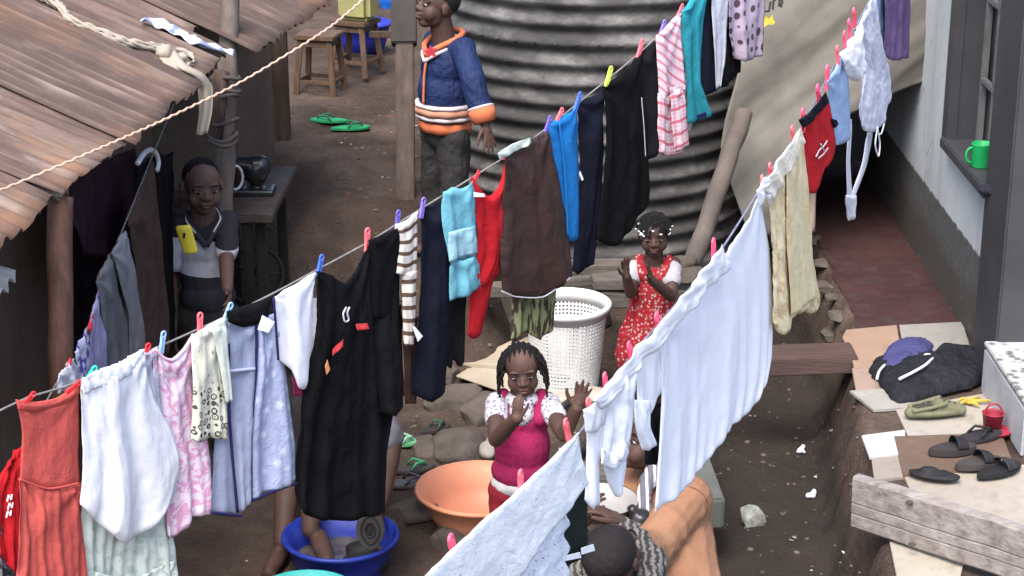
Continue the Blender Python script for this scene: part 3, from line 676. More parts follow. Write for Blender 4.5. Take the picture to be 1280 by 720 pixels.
# ---- planks
PALEW = NG('pale_plank', .85, .2); g = PALEW; v = g.mapping(g.tc.outputs['Object'], (1.2, 9, 9)); f = g.noise(3, 6, .65, v); f2 = g.noise(7, 5, .65)
c = g.ramp(f, [(.3, (.125, .104, .092)), (.5, (.225, .197, .180)), (.7, (.30, .270, .248))]); c = g.mix(g.ramp(f2, [(.52, 0), (.75, .6)]), c, (.14, .105, .095)); g.color(c); g.bump(f, .5, .015)
pa, pb = P(1069, 626, 6.75), P(1300, 700, 6.28)
dv = (pb - pa).normalized(); pl_ = thing('plank', 'pale weathered plank with long cracks standing on edge by the gully', 'plank', (pa.x, pa.y, .17))
org = pa.copy(); rotm = dv.to_track_quat('X', 'Z').to_matrix(); upv = rotm @ Vector((0, 0, 1))
m = MB(); L_ = (pb - pa).length
NP = 60
def plank_ring(t):
    e = .006 * nz(t * 6, 2); x = pa + dv * (L_ * t)
    y = rotm @ Vector((0, 1, 0)); w = .10
    sec = [(-.016, -w + .004), (-.022, -w + .012), (-.022, -.044), (-.016, -.040), (-.022, -.036), (-.022, -.004), (-.015, 0.0), (-.022, .004), (-.022, w - .010), (-.016, w), (.016, w), (.022, w - .008), (.022, -w + .008), (.016, -w)]
    return [x + y * a + upv * (b + e * (1 if b > 0 else .4)) for a, b in sec]
rings = [plank_ring(i / NP) for i in range(NP + 1)]; ns = len(rings[0])
for r_ in rings: m.v += r_
for i in range(NP):
    for k in range(ns): k2 = (k + 1) % ns; m.f.append((i * ns + k, i * ns + k2, (i + 1) * ns + k2, (i + 1) * ns + k))
m.f.append(tuple(range(ns))[::-1]); m.f.append(tuple(NP * ns + k for k in range(ns)))
pbd = m.build('board', PALEW.m, pl_, loc=None)
m = MB()
for (px, py) in ((1137, 628), (1140, 680), (1215, 655)): c0 = P(px, py, 6.55); m.ell(c0 + Vector((0, -.0, 0)), (.012, .012, .006))
m.build('knot', M('knot_dark', (.06, .045, .04), .9, .2), pl_, smooth=True)
BRW = M('dark_brown_plank', (.070, .043, .036), .8, .35, 4, .4, 14, stretch=(.8, 6, 6))
a_, b_ = P(930, 452, 8.42), P(1068, 447, 8.42); m = MB(); m.bar(a_, b_, .20, .075); tag(m.build('plank', BRW, bevel=.006), 'dark brown plank bridging the gully under the cream blouse', 'plank')
GW = NG('grey_boards', .9, .2); g = GW; v = g.mapping(g.tc.outputs['Object'], (1.2, 8, 8)); g.color(g.ramp(g.noise(4, 6, .65, v), [(.3, (.055, .046, .039)), (.7, (.135, .118, .10))])); g.bump(g.noise(9, 5, .7, v), .4, .015); GW = g.m
def board(a, b, w, h, label, mat=None, name='board', cat='board', group='old boards stacked below the tank'):
    m = MB(); m.bar(a, b, w, h); return tag(m.build(name, mat or GW, bevel=.005), label, cat, group)
board(P(690, 356, 8.72), P(792, 343, 8.78), .055, .04, 'round edged grey board ending behind the red dress girl')
board(P(590, 362, 8.74), P(700, 362, 8.80), .10, .05, 'grey board showing left of the leather skirt hem')
board(P(740, 352, 8.62), P(905, 352, 8.70), .12, .045, 'long grey board directly behind the girl in the red dress')
board(P(790, 338, 8.84), P(905, 338, 8.92), .12, .05, 'upper grey board under the stones beside the girl in the red dress')
board(P(688, 334, 8.92), P(790, 332, 8.94), .12, .04, 'thin board tight against the tank under the black trousers')
board(P(748, 372, 8.62), P(783, 372, 8.66), .10, .07, 'short squared wood block under the long grey board', group='old boards stacked below the tank', name='wood_block', cat='block')
STN = NG('stone', .95, .15); g = STN; f = g.noise(6, 6, .65); g.color(g.ramp(f, [(.3, (.055, .045, .037)), (.7, (.125, .103, .087))])); g.bump(g.noise(22, 6, .7), .7, .02); STN = g.m
def rock(label, c, r, rz=0, seed=0, group='stones in the yard', mat=None, name='rock'):
    m = MB(); m.ell(c, r, Matrix.Rotation(rz, 3, 'Z'), 40, 26)
    c = Vector(c); rg = random.Random(int(seed * 100)); cuts = []
    for _ in range(11): a = rg.random() * 6.28; zz = rg.uniform(-.3, 1); s_ = math.sqrt(1 - zz * zz); cuts.append((Vector((math.cos(a) * s_, math.sin(a) * s_, zz)), rg.uniform(.68, .90)))
    for i, v in enumerate(m.v):
        d = v - c; n_ = Vector((d.x / r[0], d.y / r[1], d.z / r[2])).normalized()
        k = 1.12 + .25 * nz(n_.x * 1.6 + seed, n_.y * 1.6, n_.z * 1.6) + .07 * nz(n_.x * 5 + seed, n_.y * 5, n_.z * 5) + .04 * nz(n_.x * 14, n_.y * 14 + seed, n_.z * 14)
        q = n_.copy(); e = .72; q = Vector((math.copysign(abs(q.x) ** e, q.x), math.copysign(abs(q.y) ** e, q.y), math.copysign(abs(q.z) ** e, q.z)))
        for cn, cdist in cuts:
            ov = q.dot(cn) * k - cdist
            if ov > 0: q = q - cn * ov * .92 / k
        m.v[i] = c + Matrix.Rotation(rz, 3, 'Z') @ Vector((q.x * r[0] * k, q.y * r[1] * k, q.z * r[2] * k))
    return tag(m.build(name, mat or STN, smooth=True), label, name.replace('_', ' '), group)
for k, (px, py, rr, lab) in enumerate([(566, 505, (.13, .11, .07), 'rough brown rock below the pale cardboard'), (612, 520, (.14, .10, .09), 'rock just behind the arm of the girl in pink'), (578, 560, (.16, .11, .06), 'broad flat rock behind the orange basin'), (545, 612, (.07, .08, .05), 'low rock left of the orange basin'), (565, 680, (.10, .09, .06), 'wet rock between the blue and the orange basin'), (520, 640, (.10, .07, .04), 'flat stone by the rim of the blue basin'), (560, 470, (.07, .05, .05), 'stone at the left corner of the pale cardboard'), (530, 560, (.10, .07, .03), 'flat muddy stone beneath the small flip flops')]):
    p = gz(px, py); rock(lab, p + Vector((0, 0, rr[2] * .25)), rr, k * .7, k * 3.3)
for k, (px, py, c_, rr, lab) in enumerate([(852, 327, 8.70, (.075, .05, .032), 'upper of two stones right of the red dress girl'), (856, 343, 8.62, (.085, .05, .030), 'lower of two stones right of the red dress girl')]): rock(lab, P(px, py, c_), rr, .2, 20 + k * 2.7)
for k, (px, py, rr, lab) in enumerate([(640, 400, (.12, .1, .12), 'stone holding up the boards below the leather skirt'), (735, 392, (.10, .1, .12), 'stone holding up the boards behind the white basket'), (835, 400, (.16, .1, .14), 'dark stone under the boards behind the red dress')]):
    p = gz(px, py); rock(lab, Vector((p.x, 8.72, .12)), rr, k, 40 + k)
p = gz(942, 655); rock('pale speckled round stone in the gully', p + Vector((0, 0, .035)), (.045, .045, .045), .4, 60, mat=M('speckled_stone', (.22, .23, .20), .9, .55, 30, .5, 30), name='stone')
# rubble along the foot of the passage
for k, (px, py, rr) in enumerate([(1040, 420, .04), (1050, 395, .035), (1036, 360, .04), (1030, 330, .035), (1046, 372, .03), (1024, 300, .035)]):
    p = gz(px, py); rock(('stone nearest the plank bridge', 'flat stone at the corner of the peach tile', 'third stone along the red floor edge', 'small stone deep along the red floor edge', 'pebble sized stone at the red floor edge', 'farthest stone along the red floor edge')[k], p + Vector((-.02, 0, .0)), (rr, rr * 1.5, rr * .6), k * .5, 70 + k * 1.9, group='stones along the red floor')
# concrete slab at the gully edge
SLAB = M('mossy_concrete', (.085, .090, .078), .9, .3, 5, .3, 30)
q0, q1 = G(900, 650, -.12), G(896, 560, -.12); m = MB(); m.box((.625, 7.18, -.035), (.34, .95, .13), R(3)); tag(m.build('concrete_slab', SLAB, bevel=.01), 'grey green concrete slab lying along the gully edge behind the orange jacket', 'slab')
bn = thing('low_bench', 'low grey wooden bench between the baby clothes and the large sheet', 'bench', gz(790, 610)); b0 = G(783, 596, .14); m = MB(); m.box(b0, (.42, .16, .03), R(-12)); m.build('seat', GW, bn, bevel=.004)
m = MB(); 
for s in (-1, 1): m.box(b0 + Vector((s * .17, -s * .035, -.075)), (.035, .13, .13), R(-12))
m.build('leg', GW, bn, bevel=.003)
# hose loop and a washed bundle behind the pink girl
m = MB(); q = [gz(x, y) + Vector((0, 0, .03 + .02 * (i % 2))) for i, (x, y) in enumerate(((700, 520), (718, 512), (735, 520), (742, 545), (730, 570), (715, 585)))]; m.tube(cr(q, 40), .016, 8); tag(m.build('hose', M('black_hose', (.02, .02, .022), .5, .2), smooth=True), 'loop of black hose on the ground behind the girl in pink', 'hose')
p = gz(700, 500); tag(blob('bundle', M('pale_sacking', (.34, .31, .26), .9, .2, 10), None, lambda m: (m.ell(p + Vector((.02, 0, .02)), (.15, .09, .03)), m.ell(p + Vector((.12, .0, .02)), (.10, .07, .03))), .008, wrinkle=wr), 'flattened pale sack lying in front of the white basket', 'sack')
p = gz(610, 575); tag(blob('rag', M('dirty_white_rag', (.30, .275, .24), .9, .3, 10), None, lambda m: (m.ell(p + Vector((0, .02, .03)), (.035, .07, .03)), m.ell(p + Vector((.02, .06, .06)), (.03, .05, .03))), .006, wrinkle=wr), 'dirty white rag tucked between rock and orange basin', 'rag')
# cardboard
q = [gz(x, y) + Vector((0, 0, .035)) for x, y in ((570, 482), (600, 440), (660, 435), (680, 480), (635, 512))]
m = MB(); m.prism([Vector((v.x, v.y, .062)) for v in q], (0, 0, .006)); q2 = [Vector((v.x, v.y, .055)) for v in [gz(x, y) for x, y in ((575, 455), (592, 440), (640, 440), (630, 478))]]; m.prism(q2, (0, 0, .030))
tag(m.build('cardboard', M('flattened_cardboard', (.33, .28, .21), .9, .2, 5, .3, 9), bevel=.002), 'flattened pale cardboard sheet on the ground left of the white basket', 'cardboard')
# litter in the gully
LW = M('litter_white', (.62, .62, .66), .7, .25, 40)
for (px, py, lab) in ((1001, 567, 'crumpled white paper scrap higher up the gully'), (1014, 623, 'crumpled white paper scrap lower in the gully by the pale plank')):
    p = gz(px, py); tag(blob('paper_scrap', LW, None, lambda m: (m.ell(p + Vector((0, 0, .012)), (.022, .016, .012)), m.ell(p + Vector((.008, .01, .022)), (.012, .014, .014))), .003, 1, lambda q, n: .008 * nz(q.x * 60, q.y * 60, q.z * 60)), lab, 'litter', 'paper scraps in the gully')
# bits of grit: small pebbles on the earth, uncountable
m = MB()
for k in range(2600):
    x, y = random.uniform(-1.6, 1.45), random.uniform(5.8, 11.0)
    if (x < -.3 and y < 7) or (Vector((x, y)) - Vector((BASIN2.x, BASIN2.y))).length < .26: continue
    r = .0018 + .011 * random.random() ** 3; z = th(x, y); b = len(m.v); m.ell((x, y, z), (r * 1.3, r, r * .7), Matrix.Rotation(random.random() * 6, 3, 'Z'), 6, 4)
random.seed(12)
m2 = MB()
for k in range(170):
    x, y = random.uniform(-1.1, 1.4), random.uniform(6.2, 11.0)
    if (Vector((x, y)) - Vector((BASIN2.x, BASIN2.y))).length < .27 or (Vector((x, y)) - Vector((BASIN.x, BASIN.y))).length < .25: continue
    a = random.random() * 6.28; s_ = random.uniform(.004, .013); q = Vector((x, y, th(x, y) + .006)); e1 = Vector((math.cos(a), math.sin(a), random.uniform(-.2, .3))) * s_; e2 = Vector((-math.sin(a), math.cos(a), random.uniform(-.2, .3))) * s_ * random.uniform(.4, 1)
    m2.prism([q - e1 - e2 * .6, q + e1 * .7 - e2, q + e1 + e2 * .5, q - e1 * .3 + e2], (0, 0, .0015))
lg = NG('litter_bits', .8, .2); ri = lg.n('NewGeometry').outputs['Random Per Island']; lg.color(lg.ramp(ri, [(0, (.30, .28, .25)), (.25, (.10, .075, .05)), (.5, (.42, .42, .42)), (.62, (.06, .10, .05)), (.75, (.17, .13, .08)), (.92, (.28, .07, .06))], 'CONSTANT'))
tag(m2.build('litter', lg.m, loc=(0, 0, 0)), kind='stuff')
tag(m.build('grit', M('grit_stone', (.095, .076, .062), .9, .6, 15), smooth=True, loc=(0, 0, 0), fixn=False), kind='stuff')

# ---- white laundry basket
p = gz(707, 486); bk = thing('laundry_basket', 'white plastic laundry basket with a lattice of square holes', 'basket', p)
g = NG('white_plastic_basket', .4, .4); g.color(g.ramp(g.noise(6, 4), [(.3, (.56, .56, .54)), (.7, (.64, .64, .63))])); BW = g.m
RT, RB_, HB = .178, .140, .40; NC, NR = 64, 19
m = MB()
def bp(a, z, dr=0): r = RB_ + (RT - RB_) * (z / HB) ** .8 + dr; return p + Vector((math.cos(a) * r, math.sin(a) * r, z))
for j in range(NR):
    z0, z1 = .03 + (HB - .075) * j / NR, .03 + (HB - .075) * (j + 1) / NR
    for i in range(NC):
        a0, a1 = 2 * math.pi * i / NC, 2 * math.pi * (i + 1) / NC; e = .24; da, dz = (a1 - a0) * e, (z1 - z0) * e
        o = [bp(a0, z0), bp(a1, z0), bp(a1, z1), bp(a0, z1)]; n_ = [bp(a0 + da, z0 + dz), bp(a1 - da, z0 + dz), bp(a1 - da, z1 - dz), bp(a0 + da, z1 - dz)]
        b = len(m.v); m.v += o + n_
        for k in range(4): m.f.append((b + k, b + (k + 1) % 4, b + 4 + (k + 1) % 4, b + 4 + k))
me_ = m.build('lattice', BW, bk); bm = bmesh.new(); bm.from_mesh(me_.data); bmesh.ops.remove_doubles(bm, verts=bm.verts, dist=.0004); bmesh.ops.recalc_face_normals(bm, faces=bm.faces); bm.to_mesh(me_.data); bm.free()
md = me_.modifiers.new('thickness', 'SOLIDIFY'); md.thickness = .004
m = MB(); m.lathe([(.001, 0), (RB_, 0), (RB_ + .004, .032), (RB_, .032), (RB_ - .006, .008), (.001, .008)], p, 64); m.build('base', BW, bk, smooth=False)
m = MB(); m.lathe([(RT - .008, HB - .05), (RT - .002, HB - .05), (RT + .004, HB - .004), (RT + .016, HB), (RT + .016, HB - .018), (RT + .020, HB - .018), (RT + .020, HB + .004), (RT + .012, HB + .010), (RT + .002, HB + .008), (RT - .006, HB)], p, 72)
m.f = m.f[:-2]; n_ = 72; k0 = len(m.v) - n_
for k in range(n_): m.f.append((k0 + k, k0 + (k + 1) % n_, (k + 1) % n_, k))
m.build('rim', BW, bk, smooth=True)

# ---- sewing table
st_ = P(330, 262, 8.15); tz = st_.z; tb = thing('sewing_table', 'old black treadle sewing machine table behind the boy', 'table', (st_.x, st_.y, .02))
BT = M('dark_tabletop', (.050, .038, .031), .6, .4, 8, .3, 30); IR = M('black_iron', (.016, .015, .015), .5, .3, 10)
q = [P(372, 221, 8.75), P(340, 277, 8.0), P(268, 274, 8.0), P(305, 222, 8.7)]; zt = sum(v.z for v in q) / 4
q = [Vector((v.x, v.y, zt)) for v in q]; m = MB(); m.prism(q, (0, 0, .035)); m.build('tabletop', BT, tb, bevel=.005)
for (px, py, c_) in ((309, 285, 8.05), (326, 285, 8.10), (352, 262, 8.6), (292, 262, 8.5)):
    a = P(px, py, c_); m = MB(); m.bar((a.x, a.y, zt), (a.x, a.y, zat(a.x, a.y) - .02), .042, .035); m.build('leg', IR, tb, bevel=.004)
wc = P(318, 345, 8.3); m = MB(); ax = Vector((.35, -.94, 0)).normalized(); ay = Vector((.94, .35, 0))
ring = [wc + ay * (.125 * math.cos(t)) + Vector((0, 0, .125 * math.sin(t))) for t in [2 * math.pi * k / 40 for k in range(40)]]; m.tube(ring, .009, 8, closed=True)
for k in range(5): a = 2 * math.pi * k / 5; m.tube([wc, wc + ay * (.125 * math.cos(a)) + Vector((0, 0, .125 * math.sin(a)))], .005, 6)
m.build('wheel', IR, tb, smooth=True)
m = MB(); a, b = P(305, 375, 8.15), P(345, 360, 8.5); m.bar(a, b, .02, .02); m.build('brace', IR, tb)
hp = P(318, 235, 8.3); sm = thing('sewing_machine', 'black sewing machine head with a pale hand wheel on the table', 'sewing machine', (hp.x, hp.y, zt + .035))
hb = Vector((hp.x, hp.y, zt + .035))
blob('body', M('black_enamel', (.012, .012, .013), .3, .2, 10, spec=.5), sm, lambda m: (m.ell(hb + Vector((.01, 0, .10)), (.055, .055, .07)), m.cap(hb + Vector((-.06, 0, .13)), .032, hb + Vector((.03, 0, .12)), .05), m.cap(hb + Vector((-.07, 0, .0)), .02, hb + Vector((-.075, 0, .12)), .034), m.box(hb + Vector((-.02, 0, .012)), (.22, .12, .03))), .007, 3)
m = MB(); hw = P(294, 222, 8.12); m.tube([hw + Vector((.030 * math.cos(t), .012 * math.cos(t), .052 * math.sin(t))) for t in [2 * math.pi * k / 24 for k in range(24)]], .006, 8, closed=True); m.build('hand_wheel', M('chrome_dull', (.42, .42, .42), .35, .2, 20, spec=.6), sm, smooth=True)

# ---- on the window sill
p = P(1229, 172, 8.38); p.z = .962; mg = thing('mug', 'bright green plastic mug on the dark window sill', 'mug', p); GP = plast('green_plastic', (.01, .36, .10), .35)
m = MB(); m.lathe([(.001, 0), (.042, 0), (.044, .004), (.046, .100), (.048, .106), (.044, .106), (.041, .008), (.001, .006)], p, 36); m.build('cup', GP, mg, smooth=True)
m = MB(); m.tube([p + Vector((-.044 - .026 * math.sin(a), -.006, .053 + .034 * math.cos(a))) for a in [math.pi * k / 12 for k in range(13)]], .006, 8); m.build('handle', GP, mg, smooth=True)
p = P(1262, 203, 7.98); p.z = .965; tag(blob('dark_cloth', M('navy_cloth', (.015, .015, .026), .85, .3, 12), None, lambda m: (m.ell(p, (.08, .09, .02)), m.ell(p + Vector((-.05, .04, 0)), (.05, .03, .014))), .006, wrinkle=wr), 'crumpled navy cloth on the near end of the window sill', 'cloth')

# ---- rag and strip on the roof
RAG = cloth('beige_rag', (.30, .255, .205), .2)
def ron(px, py, lift=.03):                                # on the roof plane
    n = eu.cross(ew).normalized(); d = ray(px, py); t = (EA + n * (lift if n.z > 0 else -lift) - CAMP).dot(n) / d.dot(n); return CAMP + d * t
m = MB(); q = cr([ron(x, y) for x, y in ((40, -12), (75, 8), (88, 26), (120, 38), (150, 50), (185, 58), (212, 62))], 60)
for k in range(5):
    ph = k * 1.257; w_ = .010 + .004 * (k % 2)
    m.tube([v + eu * (w_ * 1.3 * math.cos(ph + i * .16) + .012 * nz(i * .22, k * 3)) + Vector((0, 0, .010 * math.sin(ph + i * .16) + .008 * nz(i * .35, k))) for i, v in enumerate(q)], [.0075 + .006 * nz(i * .45, k * 2 + 1) for i in range(61)], 7)
rg = m.build('rag_rope', RAG, smooth=True); tag(rg, 'twisted beige rag lying across the rusty roof and knotted at the eave', 'rag')
blob('knot', RAG, rg, lambda m: (m.ell(ron(206, 66), (.036, .044, .026)), m.ell(ron(220, 72), (.04, .024, .02)), m.chain([ron(220, 60), ron(238, 67), ron(243, 76), ron(232, 82)], [.008, .010, .010, .008])), .006, 3, lambda q, n: .014 * nz(q.x * 26, q.y * 26, q.z * 26) - .006 * abs(nz(q.x * 50, q.y * 50, q.z * 50)))
tl_ = [ron(205, 62), ron(222, 84), ron(243, 95, .02), P(256, 110, 7.0), P(257, 140, 7.02), P(252, 168, 7.02)]
m = MB(); q = cr(tl_, 30); sd_ = Vector((.9, .3, .1)).normalized()
def tail(u, v): c0 = q[int(round(v * 30))]; w = .050 * (1 - .35 * v); return c0 + sd_ * (u - .5) * 2 * w * .7 + Vector((0, -1, 0)) * .012 * math.sin(u * 9 + v * 4)
m.grid(tail, 10, 30); m.build('tail', RAG, rg, smooth=True, solid=.004)
g = NG('blue_white_plastic', .35, .5); g.color(g.ramp(g.noise(7, 2, .5), [(.5, (.62, .66, .74)), (.54, (.16, .19, .30))])); 
m = MB(); q = cr([ron(x, y, .03) for x, y in ((178, 25), (200, 30), (228, 40), (246, 52), (268, 60), (292, 66))], 36); wd_ = [.03, .055, .05, .035, .035, .02]
def stf(u, v):
    i = int(round(v * 36)); k = min(int(v * 5), 4); w = wd_[k] + (wd_[k + 1] - wd_[k]) * (v * 5 - k); return q[i] + eu * (u - .5) * 2 * w + Vector((0, 0, .02 * nz(v * 8, u * 2) + .008 * math.sin(u * 7 + v * 10)))
m.grid(stf, 8, 36); tag(m.build('plastic_strip', g.m, smooth=True, solid=.002), 'blue and white strip of plastic packaging lying on the roof edge', 'plastic strip')
# ================================================================ CLOTHES LINES AND WASHING
class Line:
    def __init__(s, pts):                                # (px, py, depth)
        s.pts = pts; s.w = [P(*p) for p in pts]
        a, b = P(*pts[0]), P(*pts[-1]); d = b - a; s.A = a; s.n = Vector((d.y, -d.x, 0)).normalized()
        if s.n.dot(CAMP - a) < 0: s.n = -s.n
    def at(s, px, py, off=0.):                           # the point of the vertical plane through the line
        d = ray(px, py); t = (s.A + s.n * off - CAMP).dot(s.n) / d.dot(s.n); return CAMP + d * t

def ic(px, x0, c0, x1, c1): t = (px - x0) / (x1 - x0); return 1 / (1 / c0 * (1 - t) + 1 / c1 * t)
l1p = [(-60, 528), (0, 515), (25, 500), (100, 477), (195, 435), (280, 397), (345, 365), (397, 337), (460, 303), (525, 262), (590, 222), (660, 178), (724, 128), (800, 66), (850, 18), (900, -32), (960, -95)]
L1 = Line([(x, y, ic(x, 0, 4.91, 870, 6.99)) for x, y in l1p])
l2p = [(480, 772), (560, 695), (650, 615), (722, 545), (760, 485), (800, 432), (850, 375), (895, 322), (948, 240), (965, 212), (1002, 160), (1033, 100), (1062, 48), (1090, -5), (1135, -85)]
L2 = Line([(x, y, ic(x, 560, 3.75, 1075, 6.76)) for x, y in l2p])
L3 = Line([(48, 520, 5.20), (76, 470, 5.35), (100, 438, 5.6), (130, 345, 6.15), (156, 280, 6.5), (190, 196, 7.05), (205, 160, 7.2)])
# each string hangs in the plane of its own washing
for ln in (L1, L2, L3):
    ln.w = [ln.at(p[0], p[1]) for p in ln.pts]; a_, b_ = (ln.w[0] - ln.w[1]).normalized(), (ln.w[-1] - ln.w[-2]).normalized()
    ln.w = [ln.w[0] + a_ * (1.6 if ln is not L3 else .05)] + ln.w + [ln.w[-1] + b_ * (1.4 if ln is not L3 else .3)]
ROPE = M('line_rope', (.16, .15, .14), .8, .3, 40)
m = MB(); m.tube([v for v in cr(L1.w, 120)], .0032, 6); tag(m.build('clothes_line', ROPE, smooth=True), 'long clothes line running from the coral dress to the lilac dotted cloth', 'clothes line')
m = MB(); m.tube([v for v in cr(L2.w, 120)], .0036, 6); tag(m.build('clothes_line', M('blue_grey_rope', (.14, .15, .20), .8, .3, 40), smooth=True), 'clothes line holding the white sheet and the cream blouse', 'clothes line')
m = MB(); m.tube([v for v in cr(L3.w, 40)], .003, 6); tag(m.build('clothes_line', ROPE, smooth=True), 'short clothes line under the hut eave with grey trousers on it', 'clothes line')

def patch(name, ln, top, bot, left=(), right=(), off=0., amp=.012, k=5, mat=None, parent=None, thick=.006, seed=0, puff=.0, free=.55, step=.0085, crease=.26):
    n3 = ln.n; T = [ln.at(*p, off) for p in top]; B = [ln.at(*p, off) for p in bot]
    Lf = [T[0]] + [ln.at(*p, off) for p in left] + [B[0]]; Rt = [T[-1]] + [ln.at(*p, off) for p in right] + [B[-1]]
    def ln_(q): return sum((q[i + 1] - q[i]).length for i in range(len(q) - 1))
    nu = max(6, min(90, int(max(ln_(T), ln_(B)) / step))); nv = max(8, min(120, int(max(ln_(Lf), ln_(Rt)) / step)))
    T, B, Lf, Rt = cr(T, nu), cr(B, nu), cr(Lf, nv), cr(Rt, nv)
    wid = max(ln_(T), ln_(B)); hei = max(ln_(Lf), ln_(Rt))
    F, K, UV = [], [], []
    for j in range(nv + 1):
        v = j / nv
        for i in range(nu + 1):
            u = i / nu
            p = T[i] * (1 - v) + B[i] * v + Lf[j] * (1 - u) + Rt[j] * u - (T[0] * (1 - u) * (1 - v) + T[-1] * u * (1 - v) + B[0] * (1 - u) * v + B[-1] * u * v)
            uu = u + .10 * nz(v * 1.7 + seed, u * 2) + .03 * nz(v * 6, seed + 3)
            env = (1 - free) + free * v
            g1, g2 = u * wid, v * hei
            dr = nz(g1 * 13 + .5 * g2 + seed, g2 * 1.3, seed); dr = (abs(dr) ** .7) * (1 if dr > 0 else -1)
            h = amp * env * (.38 * math.sin(2 * math.pi * k * uu + seed) + .35 * math.sin(2 * math.pi * k * .53 * uu + seed * 2.1 + v) + 1.3 * dr)
            for (pu, sg) in ((u, 1), (1 - u, -1)):                # folds fanning out from the pegged corners
                rr = math.hypot(pu * wid, g2) + .01; an = math.atan2(g2, pu * wid + .004); h += amp * .55 * math.sin(an * 8 + seed * sg) * math.exp(-rr / (.30 * hei + .05)) * min(1, rr / .04)
            rg = 1 - abs(nz(g1 * 7 + 1.2 * g2 + seed, g2 * 3.2 - g1 * 2, 5)) * 2.4
            h += amp * .5 * max(-.5, rg) * min(1, crease * 3)
            h += amp * crease * .8 * (nz(g1 * 20 + g2 * 9 + seed, g2 * 12 - g1 * 7, 2) + .6 * nz(g1 * 46 - g2 * 14, g2 * 36, seed) + .25 * nz(g1 * 90, g2 * 80, seed))
            ed = min(1, min(u, 1 - u) * wid / .03) * min(1, (1 - v) * hei / .02 + .15) * min(1, v * hei / .02 + .2)
            t = (.0012 + (thick + .5 * puff * math.sin(math.pi * u)) * ed) / 2
            q = p + n3 * h
            F.append(q + n3 * t); K.append(q - n3 * t); UV.append((u * wid + seed, -v * hei))
    nxv = nu + 1; N = len(F); vs = F + K; fs = []
    for j in range(nv):
        for i in range(nu):
            a = j * nxv + i; fs.append((a, a + 1, a + nxv + 1, a + nxv)); fs.append((N + a, N + a + nxv, N + a + nxv + 1, N + a + 1))
    bd = [i for i in range(nu + 1)] + [j * nxv + nu for j in range(1, nv + 1)] + [nv * nxv + i for i in range(nu - 1, -1, -1)] + [j * nxv for j in range(nv - 1, 0, -1)]
    for i in range(len(bd)):
        a, b = bd[i], bd[(i + 1) % len(bd)]; fs.append((a, N + a, N + b, b))
    org = WL[parent] if parent is not None else T[nu // 2].copy()
    me = bpy.data.meshes.new(name); me.from_pydata([tuple(p - org) for p in vs], [], fs)
    ul = me.uv_layers.new(name='UVMap'); uv2 = UV + UV
    for lp in me.loops: ul.data[lp.index].uv = uv2[lp.vertex_index]
    bm = bmesh.new(); bm.from_mesh(me); bmesh.ops.recalc_face_normals(bm, faces=bm.faces); bm.to_mesh(me); bm.free()
    me.polygons.foreach_set('use_smooth', [True] * len(me.polygons)); me.materials.append(mat)
    o = bpy.data.objects.new(name, me)
    if parent is None: o.location = org
    WL[o] = org.copy(); return link(o, parent)

def piping(ln, pts, mat, parent, r=.004, off=.012, name='piping'):
    m = MB(); m.tube(cr([ln.at(*p, off) for p in pts], 24), r, 6); return m.build(name, mat, parent, smooth=True)

# --- cloth colours
CORAL = cloth('coral_cotton', (.50, .090, .075), .12, .15); WHITE = cloth('white_cotton', (.80, .81, .85), .04, .30, weave=.04, cs=.10)
BLUEWHITE = cloth('bluish_white_sheet', (.80, .82, .88), .04, .28, weave=.03, cs=.04); SOFTW = cloth('soft_white', (.79, .81, .86), .05, .25, weave=.05, cs=.10)
BLACK = cloth('black_cotton', (.0055, .0055, .0065), .3, rough=.9, spec=.08); BLACK2 = cloth('washed_black', (.0095, .0095, .011), .3, spec=.08); NAVYC = cloth('navy_cotton', (.0075, .0085, .0165), .3, spec=.08)
LAVG = cloth('lavender_satin', (.29, .325, .45), .12, .15, rough=.5, spec=.4); NAVYP = cloth('navy_piping', (.015, .013, .07), .1)
CREAM = cloth('cream_cotton', (.70, .60, .38), .14, .2); RED = cloth('red_jersey', (.36, .010, .015), .15); BROWNL = cloth('brown_leather', (.036, .0175, .0145), .35, rough=.48, spec=.45)
SKYB = cloth('sky_blue_cotton', (.15, .40, .49), .10, .15); SKYB2 = cloth('pale_sky_blue_lace', (.31, .53, .60), .12, .15); BLUE = cloth('bright_blue', (.010, .13, .38), .1)
TURQ = cloth('turquoise_jersey', (.026, .25, .30), .12, .1); LILAC = cloth('lilac_cotton', (.33, .30, .45), .12, .1); PURP = cloth('purple_cotton', (.13, .085, .19), .25)
LBLUE = cloth('light_blue_cotton', (.30, .42, .62), .1, .2); GREYC = cloth('grey_cotton', (.13, .127, .13), .15); BROWNC = cloth('brown_cotton', (.065, .038, .029), .3)
MAROON = cloth('dark_maroon', (.020, .007, .012), .3); OLIVE = cloth('olive_cotton', (.16, .19, .085), .35); GREYL = cloth('grey_lavender', (.40, .41, .50), .1, .15)
PALEG = cloth('pale_grey_cotton', (.50, .51, .56), .1, .1)

def uvmat(name, fn, rough=.9, thin=.15):
    g = NG(name, rough, .15); uv = g.tc.outputs['UV']; c = fn(g, uv)
    f = g.noise(9, 4, .6, uv); c = g.mix(g.ramp(f, [(.3, .12), (.7, 0)]), c, (.3, .3, .3), 'MULTIPLY'); g.color(c)
    g.bump(crease_h(g, uv), .2, .010)
    if thin: g.thin(c, thin)
    return g.m
def f_floral(g, uv):
    wv = g.mapping(uv, (1, 1, 1)); n_ = g.noise(30, 3, .55, uv, 1.2)
    return g.mix(g.ramp(n_, [(.47, 0), (.51, 1)]), (.70, .36, .53), (.80, .66, .75))
PINKF = uvmat('pink_floral', f_floral)
def f_palef(g, uv):
    n_ = g.noise(26, 4, .65, uv); return g.mix(g.ramp(n_, [(.5, 0), (.62, .7)]), (.62, .68, .62), (.36, .44, .38))
PALEF = uvmat('pale_green_floral', f_palef, thin=.25)
